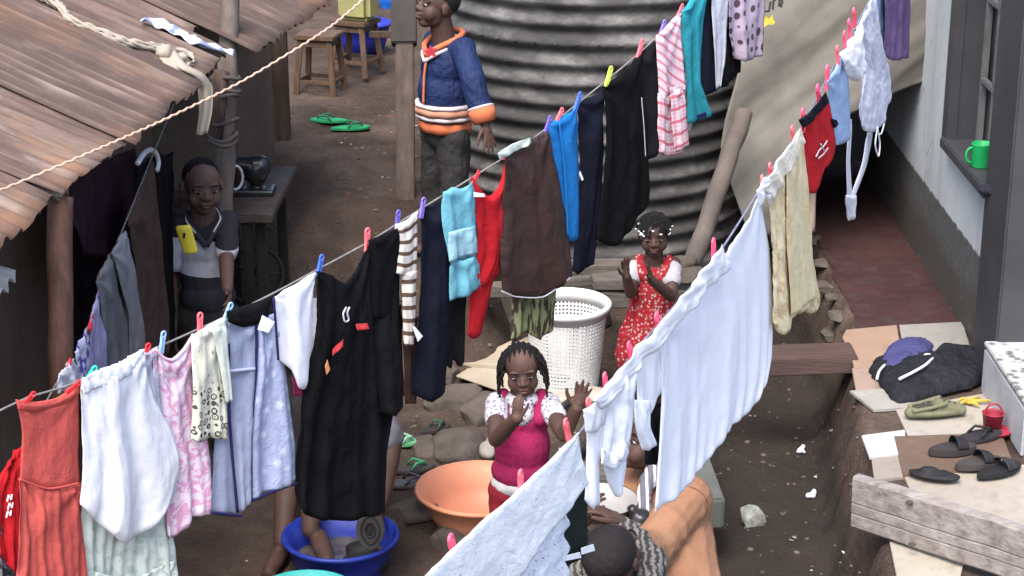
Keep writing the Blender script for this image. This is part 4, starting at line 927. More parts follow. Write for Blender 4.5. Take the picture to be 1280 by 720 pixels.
def f_hem(g, uv):
    vo = g.n('TexVoronoi', {'Vector': uv, 'Scale': 42.0, 'Randomness': .5}).outputs['Distance']
    ring = g.ramp(g.math('ADD', vo, g.math('MULTIPLY', g.noise(90, 2, .5, uv), .18)), [(.20, .9), (.26, .1), (.36, .1), (.42, 1), (.52, 1), (.58, 0)])
    vv = g.n('SeparateXYZ', {0: uv}).outputs[1]; low = g.ramp(g.math('MULTIPLY', vv, -1.0), [(.175, 0), (.20, 1)])
    sp = g.ramp(g.noise(40, 3, .5, uv), [(.66, 0), (.69, .8)])
    return g.mix(g.math('MAXIMUM', g.math('MULTIPLY', ring, low), sp), (.70, .68, .56), (.05, .05, .04))
HEMF = uvmat('cream_with_dark_flowers', f_hem)
def f_str(g, uv):
    vv = g.n('SeparateXYZ', {0: uv}).outputs[1]; s = g.math('SINE', g.math('MULTIPLY', vv, 2 * math.pi / .044)); return g.mix(g.ramp(s, [(.48, 0), (.52, 1)]), (.68, .62, .54), (.125, .072, .045))
STRIPE = uvmat('brown_white_stripe', f_str, thin=.05)
def f_plaid(g, uv):
    sx = g.n('SeparateXYZ', {0: uv}).outputs; d = g.math('ADD', g.math('MULTIPLY', sx[0], .9), sx[1])
    s = g.math('SINE', g.math('MULTIPLY', d, 2 * math.pi / .042)); s2 = g.math('SINE', g.math('MULTIPLY', d, 2 * math.pi / .016))
    c = g.mix(g.ramp(s, [(.35, 0), (.65, .9)]), (.76, .55, .60), (.60, .17, .22)); return g.mix(g.ramp(s2, [(.7, 0), (.8, .5)]), c, (.80, .70, .72))
PLAID = uvmat('pink_red_stripes', f_plaid)
def f_plaid2(g, uv):
    sx = g.n('SeparateXYZ', {0: uv}).outputs
    s = g.math('SINE', g.math('MULTIPLY', sx[1], 2 * math.pi / .05)); s2 = g.math('SINE', g.math('MULTIPLY', sx[1], 2 * math.pi / .0167)); s3 = g.math('SINE', g.math('MULTIPLY', sx[0], 2 * math.pi / .05))
    c = g.mix(g.ramp(s, [(.45, 0), (.6, .9)]), (.76, .58, .62), (.58, .13, .18)); c = g.mix(g.ramp(s3, [(.6, 0), (.8, .5)]), c, (.5, .12, .2)); return g.mix(g.ramp(s2, [(.7, 0), (.8, .6)]), c, (.80, .72, .74))
PLAID2 = uvmat('pink_red_check', f_plaid2)
def f_dots(g, uv):
    vo = g.n('TexVoronoi', {'Vector': uv, 'Scale': 17.0, 'Randomness': .35}).outputs['Distance']; return g.mix(g.ramp(vo, [(.30, 1), (.34, 0)]), (.46, .37, .45), (.095, .06, .075))
DOTS = uvmat('lilac_with_plum_dots', f_dots)
def f_eye(g, uv):
    vo = g.n('TexVoronoi', {'Vector': uv, 'Scale': 36.0, 'Randomness': .6}).outputs['Distance']; n_ = g.noise(11, 3, .5, uv)
    msk = g.math('MULTIPLY', g.ramp(vo, [(.16, 1), (.22, 0)]), g.ramp(n_, [(.46, 0), (.54, 1)]))
    c = g.mix(g.ramp(g.noise(20, 4, .6, uv), [(.52, 0), (.66, .35)]), (.80, .83, .86), (.66, .73, .84)); return g.mix(g.math('MULTIPLY', msk, .8), c, (.42, .50, .64))
EYELET = uvmat('white_eyelet_lace', f_eye, thin=.2)
def f_eye2(g, uv):
    vo = g.n('TexVoronoi', {'Vector': uv, 'Scale': 30.0, 'Randomness': .25}).outputs['Distance']; return g.mix(g.ramp(vo, [(.12, .9), (.2, 0)]), (.76, .79, .86), (.25, .30, .42))
EYELET2 = uvmat('white_punched_lace', f_eye2, thin=.2)
def f_cream(g, uv):
    n_ = g.noise(14, 4, .6, uv); vv = g.n('SeparateXYZ', {0: uv}).outputs[1]; low = g.ramp(g.math('MULTIPLY', vv, -1.0), [(.27, 0), (.33, 1)])
    c = g.mix(g.ramp(g.noise(5, 3, .5, uv), [(.4, 0), (.7, .6)]), (.74, .65, .44), (.66, .52, .29)); return g.mix(g.math('MULTIPLY', g.math('MULTIPLY', low, g.ramp(n_, [(.5, 0), (.6, 1)])), .6), c, (.42, .26, .12))
CREAMS = uvmat('stained_cream', f_cream, thin=.2)
SATF = NG('lavender_flower_satin', .5, .4); g = SATF; uv = g.tc.outputs['UV']; vo = g.n('TexVoronoi', {'Vector': uv, 'Scale': 22.0}).outputs['Distance']
g.color(g.mix(g.ramp(g.math('ADD', vo, g.math('MULTIPLY', g.noise(40, 3, .6, uv), .4)), [(.40, .8), (.55, 0)]), (.31, .35, .50), (.50, .54, .64))); g.bump(crease_h(g, uv), .3, .010); SATF = g.m
WTAG = M('care_label_white', (.80, .82, .85), .7, .05, 20); REDM = cloth('red_panel', (.52, .05, .05), .1)

def gar(name, label, cat, group, ln, **kw):
    o = patch(name, ln, **kw); return tag(o, label, cat, group)
def label_tag(ln, pts, parent, off=.025, mat=None, name='care_label'):
    m = MB(); q = [ln.at(*p, off) for p in pts]; m.prism(q, ln.n * .002); return m.build(name, mat or WTAG, parent)
WA, WB_, WC = 'washing on the long clothes line', 'washing on the white sheet clothes line', 'washing under the hut eave'

# ---------------- first line, near end to far end
d = gar('dress', 'coral red dress with a gathered skirt at the near end of its line', 'dress', WA, L1, top=[(20, 503), (45, 505), (72, 500), (98, 482)], bot=[(24, 600), (60, 612), (99, 604)], left=[(27, 540), (26, 570)], right=[(99, 540), (97, 570)], amp=.006, k=2, mat=CORAL, seed=1, puff=.02)
patch('skirt', L1, [(24, 598), (60, 611), (99, 603)], [(16, 770), (60, 774), (108, 768)], [(21, 660)], [(102, 660)], .004, .012, 8, CORAL, d, seed=2, puff=.03)
patch('neckband', L1, [(19, 499), (45, 502), (72, 497), (99, 478)], [(22, 512), (46, 513), (74, 508), (99, 491)], (), (), .010, .002, 2, CORAL, d, seed=3, thick=.014)
piping(L1, [(24, 599), (60, 611), (99, 604)], CORAL, d, .0035, .016, 'waist_seam')
d = gar('shirt', 'deep red shirt with pale lettering half hidden behind the coral dress', 'shirt', WA, L1, top=[(14, 572), (30, 552)], bot=[(-2, 690), (30, 735)], left=[(-6, 612), (-8, 650)], off=-.05, mat=RED, seed=5)
for k, (x, y) in enumerate(((12, 622), (13, 632), (11, 642))):
    piping(L1, [(x - 3, y + 5), (x - 1, y - 3), (x + 2, y + 3), (x + 3, y - 4)], WTAG, d, .0022, -.035, 'letter')
gar('cloth', 'dark patterned cloth hanging lowest beside the deep red shirt', 'cloth', WA, L1, top=[(-15, 610), (10, 640)], bot=[(-15, 770), (18, 775)], off=-.07, mat=uvmat('dark_leafy', lambda g, uv: g.mix(g.ramp(g.noise(30, 4, .6, uv), [(.5, 0), (.6, 1)]), (.03, .03, .04), (.22, .22, .26)), thin=0), seed=6)
d = gar('blouse', 'white gathered blouse with a rounded hem next to the coral dress', 'blouse', WA, L1, top=[(100, 478), (128, 464), (152, 455), (180, 440)], bot=[(99, 630), (122, 652), (158, 680), (196, 652), (218, 615)], left=[(101, 530), (103, 580)], right=[(190, 495), (214, 540), (223, 580)], off=.02, amp=.013, k=4, mat=WHITE, seed=7, puff=.05, free=.5, crease=.22)
patch('gathered_neck', L1, [(101, 474), (128, 460), (152, 451), (180, 436)], [(103, 494), (130, 481), (154, 472), (182, 456)], (), (), .035, .007, 12, WHITE, d, seed=8, free=0)
d = gar('skirt', 'pale green flowered tiered skirt showing below the white blouse', 'skirt', WA, L1, top=[(104, 600), (150, 610), (206, 590)], bot=[(100, 780), (160, 786), (228, 772)], left=[(98, 680)], right=[(214, 660), (220, 710)], off=-.02, amp=.012, k=9, mat=PALEF, seed=9)
patch('tier', L1, [(101, 710), (160, 722), (218, 700)], [(98, 782), (160, 790), (230, 776)], (), (), -.005, .013, 11, PALEF, d, seed=10)
gar('vest', 'narrow pale grey vest between the white blouse and the pink dress', 'vest', WA, L1, top=[(178, 442), (196, 434)], bot=[(188, 530), (203, 527)], left=[(182, 490)], right=[(197, 480)], off=.012, mat=GREYL, seed=11)
d = gar('dress', 'pink and white floral dress beside the cream flower hem top', 'dress', WA, L1, top=[(193, 436), (203, 446), (216, 449), (230, 436), (242, 417)], bot=[(208, 668), (214, 674), (236, 655), (240, 646), (265, 642)], left=[(193, 490), (200, 560)], right=[(246, 480), (262, 570)], off=.0, amp=.012, k=5, mat=PINKF, seed=12, puff=.02)
piping(L1, [(194, 436), (204, 447), (216, 450), (230, 437), (242, 418)], cloth('pink_trim', (.72, .45, .56)), d, .005, .014, 'neck_trim')
patch('strap', L1, [(190, 437), (196, 433)], [(198, 530), (203, 528)], [(192, 480)], [(199, 480)], .014, .004, 1, PINKF, d, seed=13)
d = gar('top', 'cream top with black flowers along its hem', 'top', WA, L1, top=[(238, 418), (258, 408), (279, 397)], bot=[(238, 548), (250, 553), (262, 548), (283, 549)], left=[(239, 480)], right=[(275, 450), (281, 500)], off=.022, amp=.009, k=3, mat=HEMF, seed=0, puff=.02)
patch('side_panel', L1, [(262, 408), (281, 397)], [(281, 505), (289, 500)], [(272, 450)], [(285, 450)], .030, .006, 2, cloth('pale_mint', (.66, .70, .62), .06, .2), d, seed=15)
d = gar('gown', 'lavender satin gown with navy edging and a black collar', 'gown', WA, L1, top=[(278, 405), (288, 400)], bot=[(264, 640), (302, 643)], left=[(277, 470), (268, 560)], right=[(287, 470), (289, 540)], off=.0, amp=.007, k=2, mat=LAVG, seed=16)
patch('middle_panel', L1, [(284, 402), (322, 398)], [(297, 642), (314, 624)], [(286, 460), (289, 540)], [(321, 450), (315, 540)], .012, .009, 2, LAVG, d, seed=17)
patch('flowered_panel', L1, [(320, 402), (350, 388)], [(314, 624), (345, 611), (371, 602)], [(320, 460), (314, 540)], [(352, 420), (361, 480), (370, 560)], .016, .010, 3, SATF, d, seed=18)
patch('collar', L1, [(282, 389), (300, 384), (338, 372)], [(286, 403), (305, 409), (334, 401)], (), (), .022, .004, 2, BLACK, d, seed=19, thick=.02)
for pts in ([(286, 430), (287, 527), (297, 640)], [(321, 405), (320, 460), (314, 540), (314, 626)], [(264, 641), (302, 645)], [(314, 626), (345, 613), (371, 604)]): piping(L1, pts, NAVYP, d, .0045, .022)
piping(L1, [(287, 464), (318, 461)], SATF, d, .006, .024, 'waist_lace')
label_tag(L1, [(322, 412), (328, 394), (343, 402), (335, 416)], d, .035)
d = gar('vest', 'white sleeveless vest with a tapering tail between gown and black dress', 'vest', WA, L1, top=[(342, 371), (365, 357), (394, 340)], bot=[(349, 450), (363, 462), (371, 484), (381, 484), (389, 455)], left=[(346, 410)], right=[(392, 390), (391, 425)], off=.03, amp=.008, k=2, mat=WHITE, seed=20, puff=.02)
patch('lining', L1, [(364, 470), (378, 478)], [(366, 494), (378, 496)], (), (), .022, .004, 1, cloth('maroon_cotton', (.16, .015, .05)), d, seed=21)
piping(L1, [(342, 372), (345, 410), (348, 450)], NAVYP, d, .004, .036, 'side_edging')
d = gar('dress', 'long black dress with red patches and a small grey emblem', 'dress', WA, L1, top=[(394, 338), (412, 343), (432, 354), (446, 336), (458, 305)], bot=[(376, 600), (376, 640), (420, 652), (479, 640)], left=[(393, 400), (378, 480), (372, 540)], right=[(464, 400), (470, 480), (476, 560)], off=.015, amp=.014, k=4, mat=BLACK, seed=22, puff=.03)
for pts in ([(416, 436), (429, 424), (428, 433), (415, 445)], [(444, 405), (459, 404), (461, 411), (446, 413)]):
    a_, b_, c_, e_ = pts; patch('red_patch', L1, [a_, b_], [e_, c_], (), (), .046, .003, 1, REDM, d, seed=22)
piping(L1, [(433, 384), (429, 392), (431, 402), (436, 400), (434, 391), (437, 384)], PALEG, d, .003, .05, 'emblem')
label_tag(L1, [(406, 458), (409, 450), (412, 462), (408, 468)], d, .05, M('orange_label', (.6, .25, .12), .7, .1))
d = gar('trousers', 'black trousers hung beside the black dress under a pink peg', 'trousers', WA, L1, top=[(460, 302), (480, 296), (501, 286)], bot=[(476, 515), (492, 519), (507, 510)], left=[(464, 400), (470, 470)], right=[(500, 400), (507, 470)], off=.0, amp=.012, k=2, mat=BLACK2, seed=23, puff=.02)
gar('shorts', 'black shorts with a straight hem hung over the black trousers', 'shorts', WA, L1, top=[(460, 300), (500, 284)], bot=[(464, 398), (488, 399)], right=[(497, 330), (490, 370)], off=.02, amp=.006, k=2, mat=BLACK, seed=24, puff=.01)
gar('skirt', 'lowest black skirt, hanging behind the black dress and trousers', 'skirt', WA, L1, top=[(452, 400), (500, 380)], bot=[(458, 640), (478, 640)], right=[(500, 460), (484, 560)], off=-.03, amp=.012, k=3, mat=BLACK2, seed=25)
d = gar('top', 'small brown and white striped top with one long sleeve', 'top', WA, L1, top=[(493, 280), (508, 275), (523, 264)], bot=[(492, 341), (505, 345), (521, 342)], left=[(494, 310)], right=[(522, 300)], off=.012, amp=.007, k=2, mat=STRIPE, seed=0, puff=.015)
patch('sleeve', L1, [(502, 340), (521, 338)], [(504, 432), (517, 434)], [(502, 390)], [(519, 380)], .008, .006, 2, STRIPE, d, seed=0, puff=.02)
label_tag(L1, [(515, 408), (518, 408), (528, 420), (522, 427)], d, .02)
gar('trousers', 'dark brown trousers seen as a strip below the striped top', 'trousers', WA, L1, top=[(502, 400), (521, 395)], bot=[(506, 505), (520, 505)], off=-.035, amp=.006, k=2, mat=BROWNC, seed=27)
gar('trousers', 'wide black trousers between the striped top and the sky blue dress', 'trousers', WA, L1, top=[(524, 259), (540, 256), (558, 243)], bot=[(517, 492), (537, 502), (558, 490)], left=[(526, 350), (521, 430)], right=[(561, 330), (562, 410)], off=.0, amp=.012, k=2, mat=NAVYC, seed=28, puff=.03)
gar('shawl', 'black fringed shawl showing beneath the sky blue dress', 'shawl', WA, L1, top=[(556, 330), (582, 330)], bot=[(553, 452), (560, 460), (566, 449), (573, 458), (581, 447)], left=[(556, 400)], off=-.03, amp=.008, k=3, mat=BLACK2, seed=29)
d = gar('dress', 'small sky blue dress with a paler peplum skirt', 'dress', WA, L1, top=[(553, 240), (566, 234), (577, 236), (591, 226)], bot=[(561, 327), (578, 326), (596, 316)], left=[(553, 280)], right=[(594, 270)], off=.022, amp=.008, k=3, mat=SKYB, seed=30, puff=.02)
patch('peplum', L1, [(561, 326), (578, 325), (596, 315)], [(562, 376), (580, 370), (603, 357)], (), (), .026, .012, 3, SKYB, d, seed=31, free=.2)
patch('lace_panel', L1, [(560, 290), (594, 282)], [(561, 327), (596, 316)], (), (), .036, .008, 3, SKYB2, d, seed=30, thick=.003)
d = gar('trousers', 'red trousers sagging between two pegs beside the brown leather skirt', 'trousers', WA, L1, top=[(588, 219), (596, 232), (610, 245), (624, 232), (634, 198)], bot=[(586, 350), (600, 358), (622, 345)], left=[(594, 270), (596, 310)], right=[(633, 250), (632, 300)], off=.01, amp=.010, k=2, mat=RED, seed=32, puff=.03)
patch('trouser_leg', L1, [(588, 340), (618, 344)], [(584, 418), (592, 424), (601, 420)], [(586, 390)], [(608, 390)], .006, .007, 1, RED, d, seed=33, puff=.03)
label_tag(L1, [(592, 240), (605, 242), (606, 246), (592, 246)], d, .035)
d = gar('skirt', 'brown leather skirt with a pale frayed hem', 'skirt', WA, L1, top=[(630, 194), (655, 178), (684, 163)], bot=[(627, 362), (645, 369), (680, 369), (713, 345)], left=[(627, 260), (624, 320)], right=[(700, 230), (710, 300)], off=.02, amp=.014, k=2, mat=BROWNL, seed=34, puff=.03)
piping(L1, [(627, 364), (645, 371), (680, 371), (713, 347)], PALEG, d, .0025, .03, 'hem')
patch('waist_cloth', L1, [(622, 192), (640, 180), (662, 172)], [(625, 200), (642, 190), (664, 179)], (), (), .035, .006, 3, PALEF, d, seed=35)
gar('shirt', 'olive and brown ragged shirt showing under the leather skirt', 'shirt', WA, L1, top=[(640, 350), (666, 355), (694, 350)], bot=[(637, 425), (655, 415), (672, 424), (688, 412)], left=[(640, 390)], off=-.03, amp=.012, k=4, mat=uvmat('olive_brown', lambda g, uv: g.mix(g.ramp(g.noise(16, 3, .5, g.mapping(uv, (3, .6, 1))), [(.46, 0), (.52, 1)]), (.045, .032, .026), (.20, .23, .11)), thin=0), seed=36)
d = gar('shorts', 'bright blue shorts next to the leather skirt', 'shorts', WA, L1, top=[(684, 156), (702, 145), (721, 134)], bot=[(702, 298), (712, 302), (724, 300)], left=[(688, 200), (697, 255)], right=[(723, 200), (724, 260)], off=.01, amp=.008, k=2, mat=BLUE, seed=37, puff=.02)
piping(L1, [(699, 152), (706, 215), (710, 296)], BLUE, d, .004, .028, 'side_seam')
label_tag(L1, [(725, 214), (729, 224), (727, 226), (724, 218)], d, .02)
gar('trousers', 'long black trousers hanging lowest behind the blue shorts', 'trousers', WA, L1, top=[(721, 130), (740, 120), (758, 106)], bot=[(713, 338), (722, 343), (740, 330)], left=[(724, 200), (722, 280), (716, 310)], right=[(754, 200), (746, 280)], off=.0, amp=.012, k=2, mat=NAVYC, seed=38, puff=.03)
gar('robe', 'broad black robe under the yellow green peg', 'robe', WA, L1, top=[(752, 110), (775, 92), (801, 67)], bot=[(745, 300), (768, 308), (786, 290), (812, 252)], left=[(756, 180), (750, 250)], right=[(806, 130), (811, 200)], off=.015, amp=.014, k=3, mat=BLACK, seed=39, puff=.03)
d = gar('jacket', 'black jacket sleeve with a thin white zip beside the striped pink top', 'jacket', WA, L1, top=[(797, 70), (822, 47)], bot=[(806, 202), (826, 186)], left=[(802, 140)], right=[(826, 110)], off=.005, amp=.010, k=2, mat=BLACK2, seed=40, puff=.03)
piping(L1, [(802, 122), (805, 160), (807, 196)], PALEG, d, .002, .025, 'zip')
d = gar('shirt', 'pink and red striped shirt beside the turquoise one', 'shirt', WA, L1, top=[(819, 44), (834, 32), (850, 16)], bot=[(822, 120), (838, 122), (854, 112)], left=[(820, 80)], right=[(851, 60)], off=.02, amp=.009, k=2, mat=PLAID, seed=0, puff=.02)
patch('shirt_tail', L1, [(821, 116), (838, 120), (853, 110)], [(819, 189), (838, 196), (858, 184)], [(820, 150)], [(854, 150)], .022, .010, 3, PLAID2, d, seed=0, puff=.02, free=.2)
patch('sleeve', L1, [(838, 110), (853, 105)], [(844, 192), (860, 180)], (), [(857, 140)], .040, .008, 2, PLAID2, d, seed=41, free=.2)
gar('shirt', 'white shirt tail hidden behind the pink striped shirt', 'shirt', WA, L1, top=[(850, 100), (860, 90)], bot=[(852, 182), (866, 155)], off=-.01, mat=PALEG, seed=42)
d = gar('top', 'turquoise long top with a small dark label at its hem', 'top', WA, L1, top=[(850, 14), (868, -6), (886, -25)], bot=[(862, 154), (874, 152), (890, 142)], left=[(854, 60), (860, 110)], right=[(880, 40), (876, 100), (884, 125)], off=.02, amp=.010, k=2, mat=TURQ, seed=43, puff=.02)
label_tag(L1, [(871, 144), (882, 140), (883, 146), (872, 149)], d, .045, NAVYP)
gar('trousers', 'navy trousers between the turquoise top and the white shirt', 'trousers', WA, L1, top=[(876, -12), (898, -34)], bot=[(873, 122), (908, 108)], left=[(878, 50)], right=[(900, 40)], off=.0, amp=.010, k=2, mat=NAVYC, seed=44, puff=.02)
d = gar('shirt', 'narrow white shirt beside the lilac dotted cloth', 'shirt', WA, L1, top=[(888, -22), (910, -44)], bot=[(895, 112), (901, 108)], left=[(890, 40)], right=[(908, 20), (906, 70)], off=.025, amp=.008, k=2, mat=PALEG, seed=45)
d = gar('dress', 'lilac dress with large plum dots beside the tarpaulin', 'dress', WA, L1, top=[(908, -40), (930, -66), (958, -92)], bot=[(916, 70), (930, 77), (952, 70)], left=[(910, 20)], right=[(955, 0)], off=.02, amp=.012, k=3, mat=DOTS, seed=46, puff=.02)
gar('trousers', 'black trousers showing below the lilac dotted dress', 'trousers', WA, L1, top=[(905, 0), (926, -20)], bot=[(900, 110), (924, 90)], off=-.01, mat=BLACK, seed=47)

# ---------------- second line
d = gar('lace_cloth', 'white eyelet lace cloth slung along the line nearest the camera', 'cloth', WB_, L2, top=[(470, 780), (560, 691), (650, 610), (723, 540)], bot=[(540, 860), (620, 760), (684, 668), (738, 604)], right=[(728, 575)], off=.02, amp=.006, k=4, mat=EYELET, seed=50, free=.8)
patch('scalloped_layer', L2, [(600, 720), (660, 650), (714, 620)], [(600, 830), (650, 800), (712, 770)], (), [(706, 640), (713, 655), (705, 668), (714, 685), (706, 700), (713, 716), (706, 730)], -.02, .008, 3, EYELET2, d, seed=51)
d = gar('trousers', 'black green trousers with two white labels behind the eyelet lace cloth', 'trousers', WB_, L2, top=[(690, 640), (736, 588)], bot=[(690, 720), (734, 690)], left=[(690, 680)], right=[(734, 640)], off=-.07, amp=.006, k=2, mat=cloth('bottle_black', (.010, .016, .014), .3), seed=52)
label_tag(L2, [(705, 695), (724, 690), (726, 697), (706, 701)], d, -.05); label_tag(L2, [(726, 685), (741, 680), (743, 688), (727, 693)], d, -.045)
d = gar('leggings', 'single white baby legging hanging nearest the lace cloth', 'leggings', WB_, L2, top=[(729, 518), (744, 508), (760, 488)], bot=[(731, 625), (738, 636), (748, 630)], left=[(733, 545), (733, 590)], right=[(754, 535), (747, 580)], off=.01, amp=.005, k=2, mat=WHITE, seed=53, puff=.02)
patch('waistband', L2, [(728, 512), (745, 502), (762, 482)], [(731, 540), (744, 540), (757, 528)], (), (), .022, .005, 3, WHITE, d, seed=54, puff=.01)
d = gar('vest', 'white baby vest with a pointed tail hanging between legging and sleeve', 'vest', WB_, L2, top=[(754, 492), (770, 474), (796, 440)], bot=[(750, 572), (768, 575), (784, 565)], left=[(758, 520)], right=[(793, 490), (790, 530)], off=.02, amp=.010, k=3, mat=SOFTW, seed=55, puff=.02, crease=.6)
patch('tail', L2, [(752, 568), (768, 572), (785, 560)], [(766, 618), (771, 621), (776, 617)], [(759, 600)], [(781, 590)], .012, .006, 2, SOFTW, d, seed=56)
patch('frill', L2, [(750, 560), (768, 566), (787, 552)], [(750, 580), (768, 586), (786, 572)], (), (), .03, .007, 5, SOFTW, d, seed=57, free=0)
d = gar('shirt', 'small white shirt sleeve beside the large bluish sheet', 'shirt', WB_, L2, top=[(792, 446), (812, 424), (834, 402)], bot=[(796, 520), (806, 525), (830, 480)], left=[(793, 480)], off=.0, amp=.008, k=2, mat=SOFTW, seed=58, puff=.02)
patch('sleeve', L2, [(793, 500), (812, 500)], [(801, 562), (812, 563), (820, 556)], [(793, 535)], [(812, 535)], .012, .006, 2, SOFTW, d, seed=59, puff=.02)
gar('shorts', 'dark shorts between the small white shirt and the bluish sheet', 'shorts', WB_, L2, top=[(806, 515), (826, 500)], bot=[(802, 580), (826, 582)], off=-.06, mat=BLACK2, seed=60)
d = gar('sheet', 'large bluish white sheet, the biggest piece of washing', 'sheet', WB_, L2, top=[(826, 410), (860, 372), (895, 330), (925, 290), (948, 246)], bot=[(819, 641), (853, 614), (880, 580), (903, 547), (941, 510), (958, 478)], left=[(829, 500), (823, 580)], right=[(961, 310), (966, 390), (965, 440)], off=.0, amp=.010, k=3, mat=BLUEWHITE, seed=61, free=.5, crease=.10)
patch('folded_hem', L2, [(742, 500), (775, 462), (830, 398), (870, 348), (903, 305)], [(752, 512), (790, 470), (845, 410), (885, 362), (912, 335)], (), (), .03, .007, 6, WHITE, d, seed=62, free=.2)
patch('corner_knot', L2, [(944, 238), (955, 222), (966, 222)], [(947, 258), (957, 246), (964, 258)], (), (), .03, .008, 2, WHITE, d, seed=63)
piping(L2, [(826, 412), (828, 500), (821, 636)], WHITE, d, .003, .01, 'side_hem')
d = gar('blouse', 'stained cream blouse with a dark stitched hem above the plank bridge', 'blouse', WB_, L2, top=[(958, 236), (975, 204), (1001, 165)], bot=[(964, 404), (974, 418), (986, 415), (991, 398), (1003, 388), (1012, 392), (1024, 384), (1017, 370)], left=[(963, 320)], right=[(1008, 230), (1011, 310)], off=.01, amp=.011, k=3, mat=CREAMS, seed=0, puff=.03, crease=.4)
patch('front_flap', L2, [(982, 200), (1000, 172)], [(990, 395), (1018, 372)], [(984, 290)], [(1008, 260)], .03, .006, 1, CREAM, d, seed=65)
patch('collar', L2, [(952, 236), (968, 208), (1000, 160)], [(966, 250), (982, 222), (1006, 178)], (), (), .03, .007, 3, cloth('pale_cream', (.76, .72, .62), .06, .2), d, seed=66)
d = gar('top', 'red baby top with navy trim and a small print', 'top', WB_, L2, top=[(1001, 152), (1015, 140), (1031, 118)], bot=[(1008, 236), (1014, 242), (1023, 232), (1028, 212), (1041, 200)], left=[(1006, 195)], right=[(1040, 140), (1045, 175)], off=.01, amp=.006, k=2, mat=cloth('scarlet_jersey', (.38, .009, .014), .12), seed=67, puff=.02)
patch('trim', L2, [(998, 150), (1014, 138), (1032, 114)], [(1004, 160), (1018, 148), (1036, 128)], (), (), .025, .004, 2, NAVYC, d, seed=68)
patch('cuff', L2, [(1038, 148), (1046, 150)], [(1042, 160), (1048, 156)], (), (), .02, .003, 1, NAVYC, d, seed=69)
for q in ([(1020, 196), (1024, 188), (1030, 182), (1034, 176)], [(1023, 198), (1029, 193), (1035, 185)], [(1026, 180), (1031, 190)]): piping(L2, q, PALEG, d, .0025, .03, 'print')
gar('shirt', 'light blue baby shirt above the red baby top', 'shirt', WB_, L2, top=[(1032, 102), (1042, 88), (1054, 66)], bot=[(1044, 182), (1052, 180), (1061, 174)], left=[(1037, 140)], right=[(1060, 100), (1062, 140)], off=.012, amp=.007, k=2, mat=LBLUE, seed=70, puff=.01)
gar('baby_cap', 'crumpled white baby cap under the three close pegs', 'cap', WB_, L2, top=[(1050, 72), (1062, 52), (1076, 30)], bot=[(1062, 96), (1072, 102), (1080, 88)], left=[(1054, 86)], right=[(1078, 60)], off=.02, amp=.012, k=3, mat=WHITE, seed=71, puff=.05, crease=.8)
d = gar('bib', 'pale lavender baby bib with long hanging ties', 'bib', WB_, L2, top=[(1070, 36), (1080, 18), (1092, -8)], bot=[(1076, 158), (1086, 166), (1098, 160), (1112, 120)], left=[(1080, 80), (1075, 130)], right=[(1100, 60), (1108, 86)], off=.012, amp=.010, k=3, mat=cloth('pale_lavender', (.56, .58, .68), .1, .2), seed=72, puff=.02, crease=.6)
for q in ([(1097, 158), (1094, 180), (1098, 196), (1100, 180), (1097, 160)], [(1105, 130), (1106, 150), (1102, 166), (1099, 168)]): piping(L2, q, WHITE, d, .003, .02, 'tie')
d = gar('apron_tie', 'long knotted pale cloth tie dangling in front of the dark doorway', 'tie', WB_, L2, top=[(1060, 150), (1065, 149)], bot=[(1059, 250), (1066, 248)], left=[(1058, 200)], right=[(1063, 200)], off=-.02, amp=.003, k=1, mat=PALEG, seed=73)
patch('second_tail', L2, [(1084, 166), (1091, 164)], [(1062, 250), (1068, 248)], [(1078, 205)], [(1083, 205)], -.015, .003, 1, PALEG, d, seed=74)
patch('knot', L2, [(1056, 244), (1070, 244)], [(1060, 276), (1067, 274)], (), (), -.012, .008, 2, PALEG, d, seed=75, puff=.03)
gar('shirt', 'sky coloured cloth at the top of the line beside the purple one', 'cloth', WB_, L2, top=[(1082, 12), (1096, -14), (1110, -40)], bot=[(1094, 70), (1104, 62), (1110, 40)], off=-.02, amp=.008, k=2, mat=LBLUE, seed=76)
gar('skirt', 'dark purple skirt hanging farthest along the line by the white house', 'skirt', WB_, L2, top=[(1104, -28), (1120, -58), (1136, -88)], bot=[(1103, 68), (1116, 76), (1133, 72)], left=[(1104, 20)], right=[(1136, 10)], off=.0, amp=.008, k=3, mat=PURP, seed=77)

# ---------------- third line, under the eave
gar('sock', 'white baby sock under a red peg at the low end of the eave line', 'sock', WC, L3, top=[(74, 468), (90, 448)], bot=[(76, 492), (98, 478)], off=.01, mat=WHITE, seed=80)
gar('cloth', 'purple and white cloth pegged above the baby sock', 'cloth', WC, L3, top=[(92, 440), (112, 402)], bot=[(98, 478), (116, 462)], off=.0, mat=uvmat('purple_white', lambda g, uv: g.mix(g.ramp(g.noise(16, 3, .5, uv), [(.48, 0), (.54, 1)]), (.60, .60, .70), (.12, .08, .35)), thin=0), seed=81, amp=.01)
gar('shirt', 'lilac shirt hanging beside the grey trousers under the eave', 'shirt', WC, L3, top=[(112, 396), (120, 372), (128, 356)], bot=[(112, 462), (124, 470), (136, 462)], left=[(113, 430)], right=[(132, 410)], off=.01, mat=LILAC, seed=82, amp=.009, k=2)
gar('trousers', 'grey trousers with a turned waistband under the eave', 'trousers', WC, L3, top=[(119, 350), (130, 330), (143, 312)], bot=[(133, 462), (146, 470), (158, 455)], left=[(126, 400)], right=[(150, 370), (157, 420)], off=.012, mat=GREYC, seed=83, amp=.011, k=2, puff=.03)
gar('jacket', 'pointed grey jacket pegged highest of the grey clothes', 'jacket', WC, L3, top=[(139, 318), (147, 304), (155, 288)], bot=[(160, 455), (170, 450), (179, 436)], left=[(150, 360), (158, 400)], right=[(165, 340), (173, 390)], off=.02, mat=cloth('mid_grey', (.20, .195, .20), .15), seed=84, amp=.010, k=2, puff=.03)
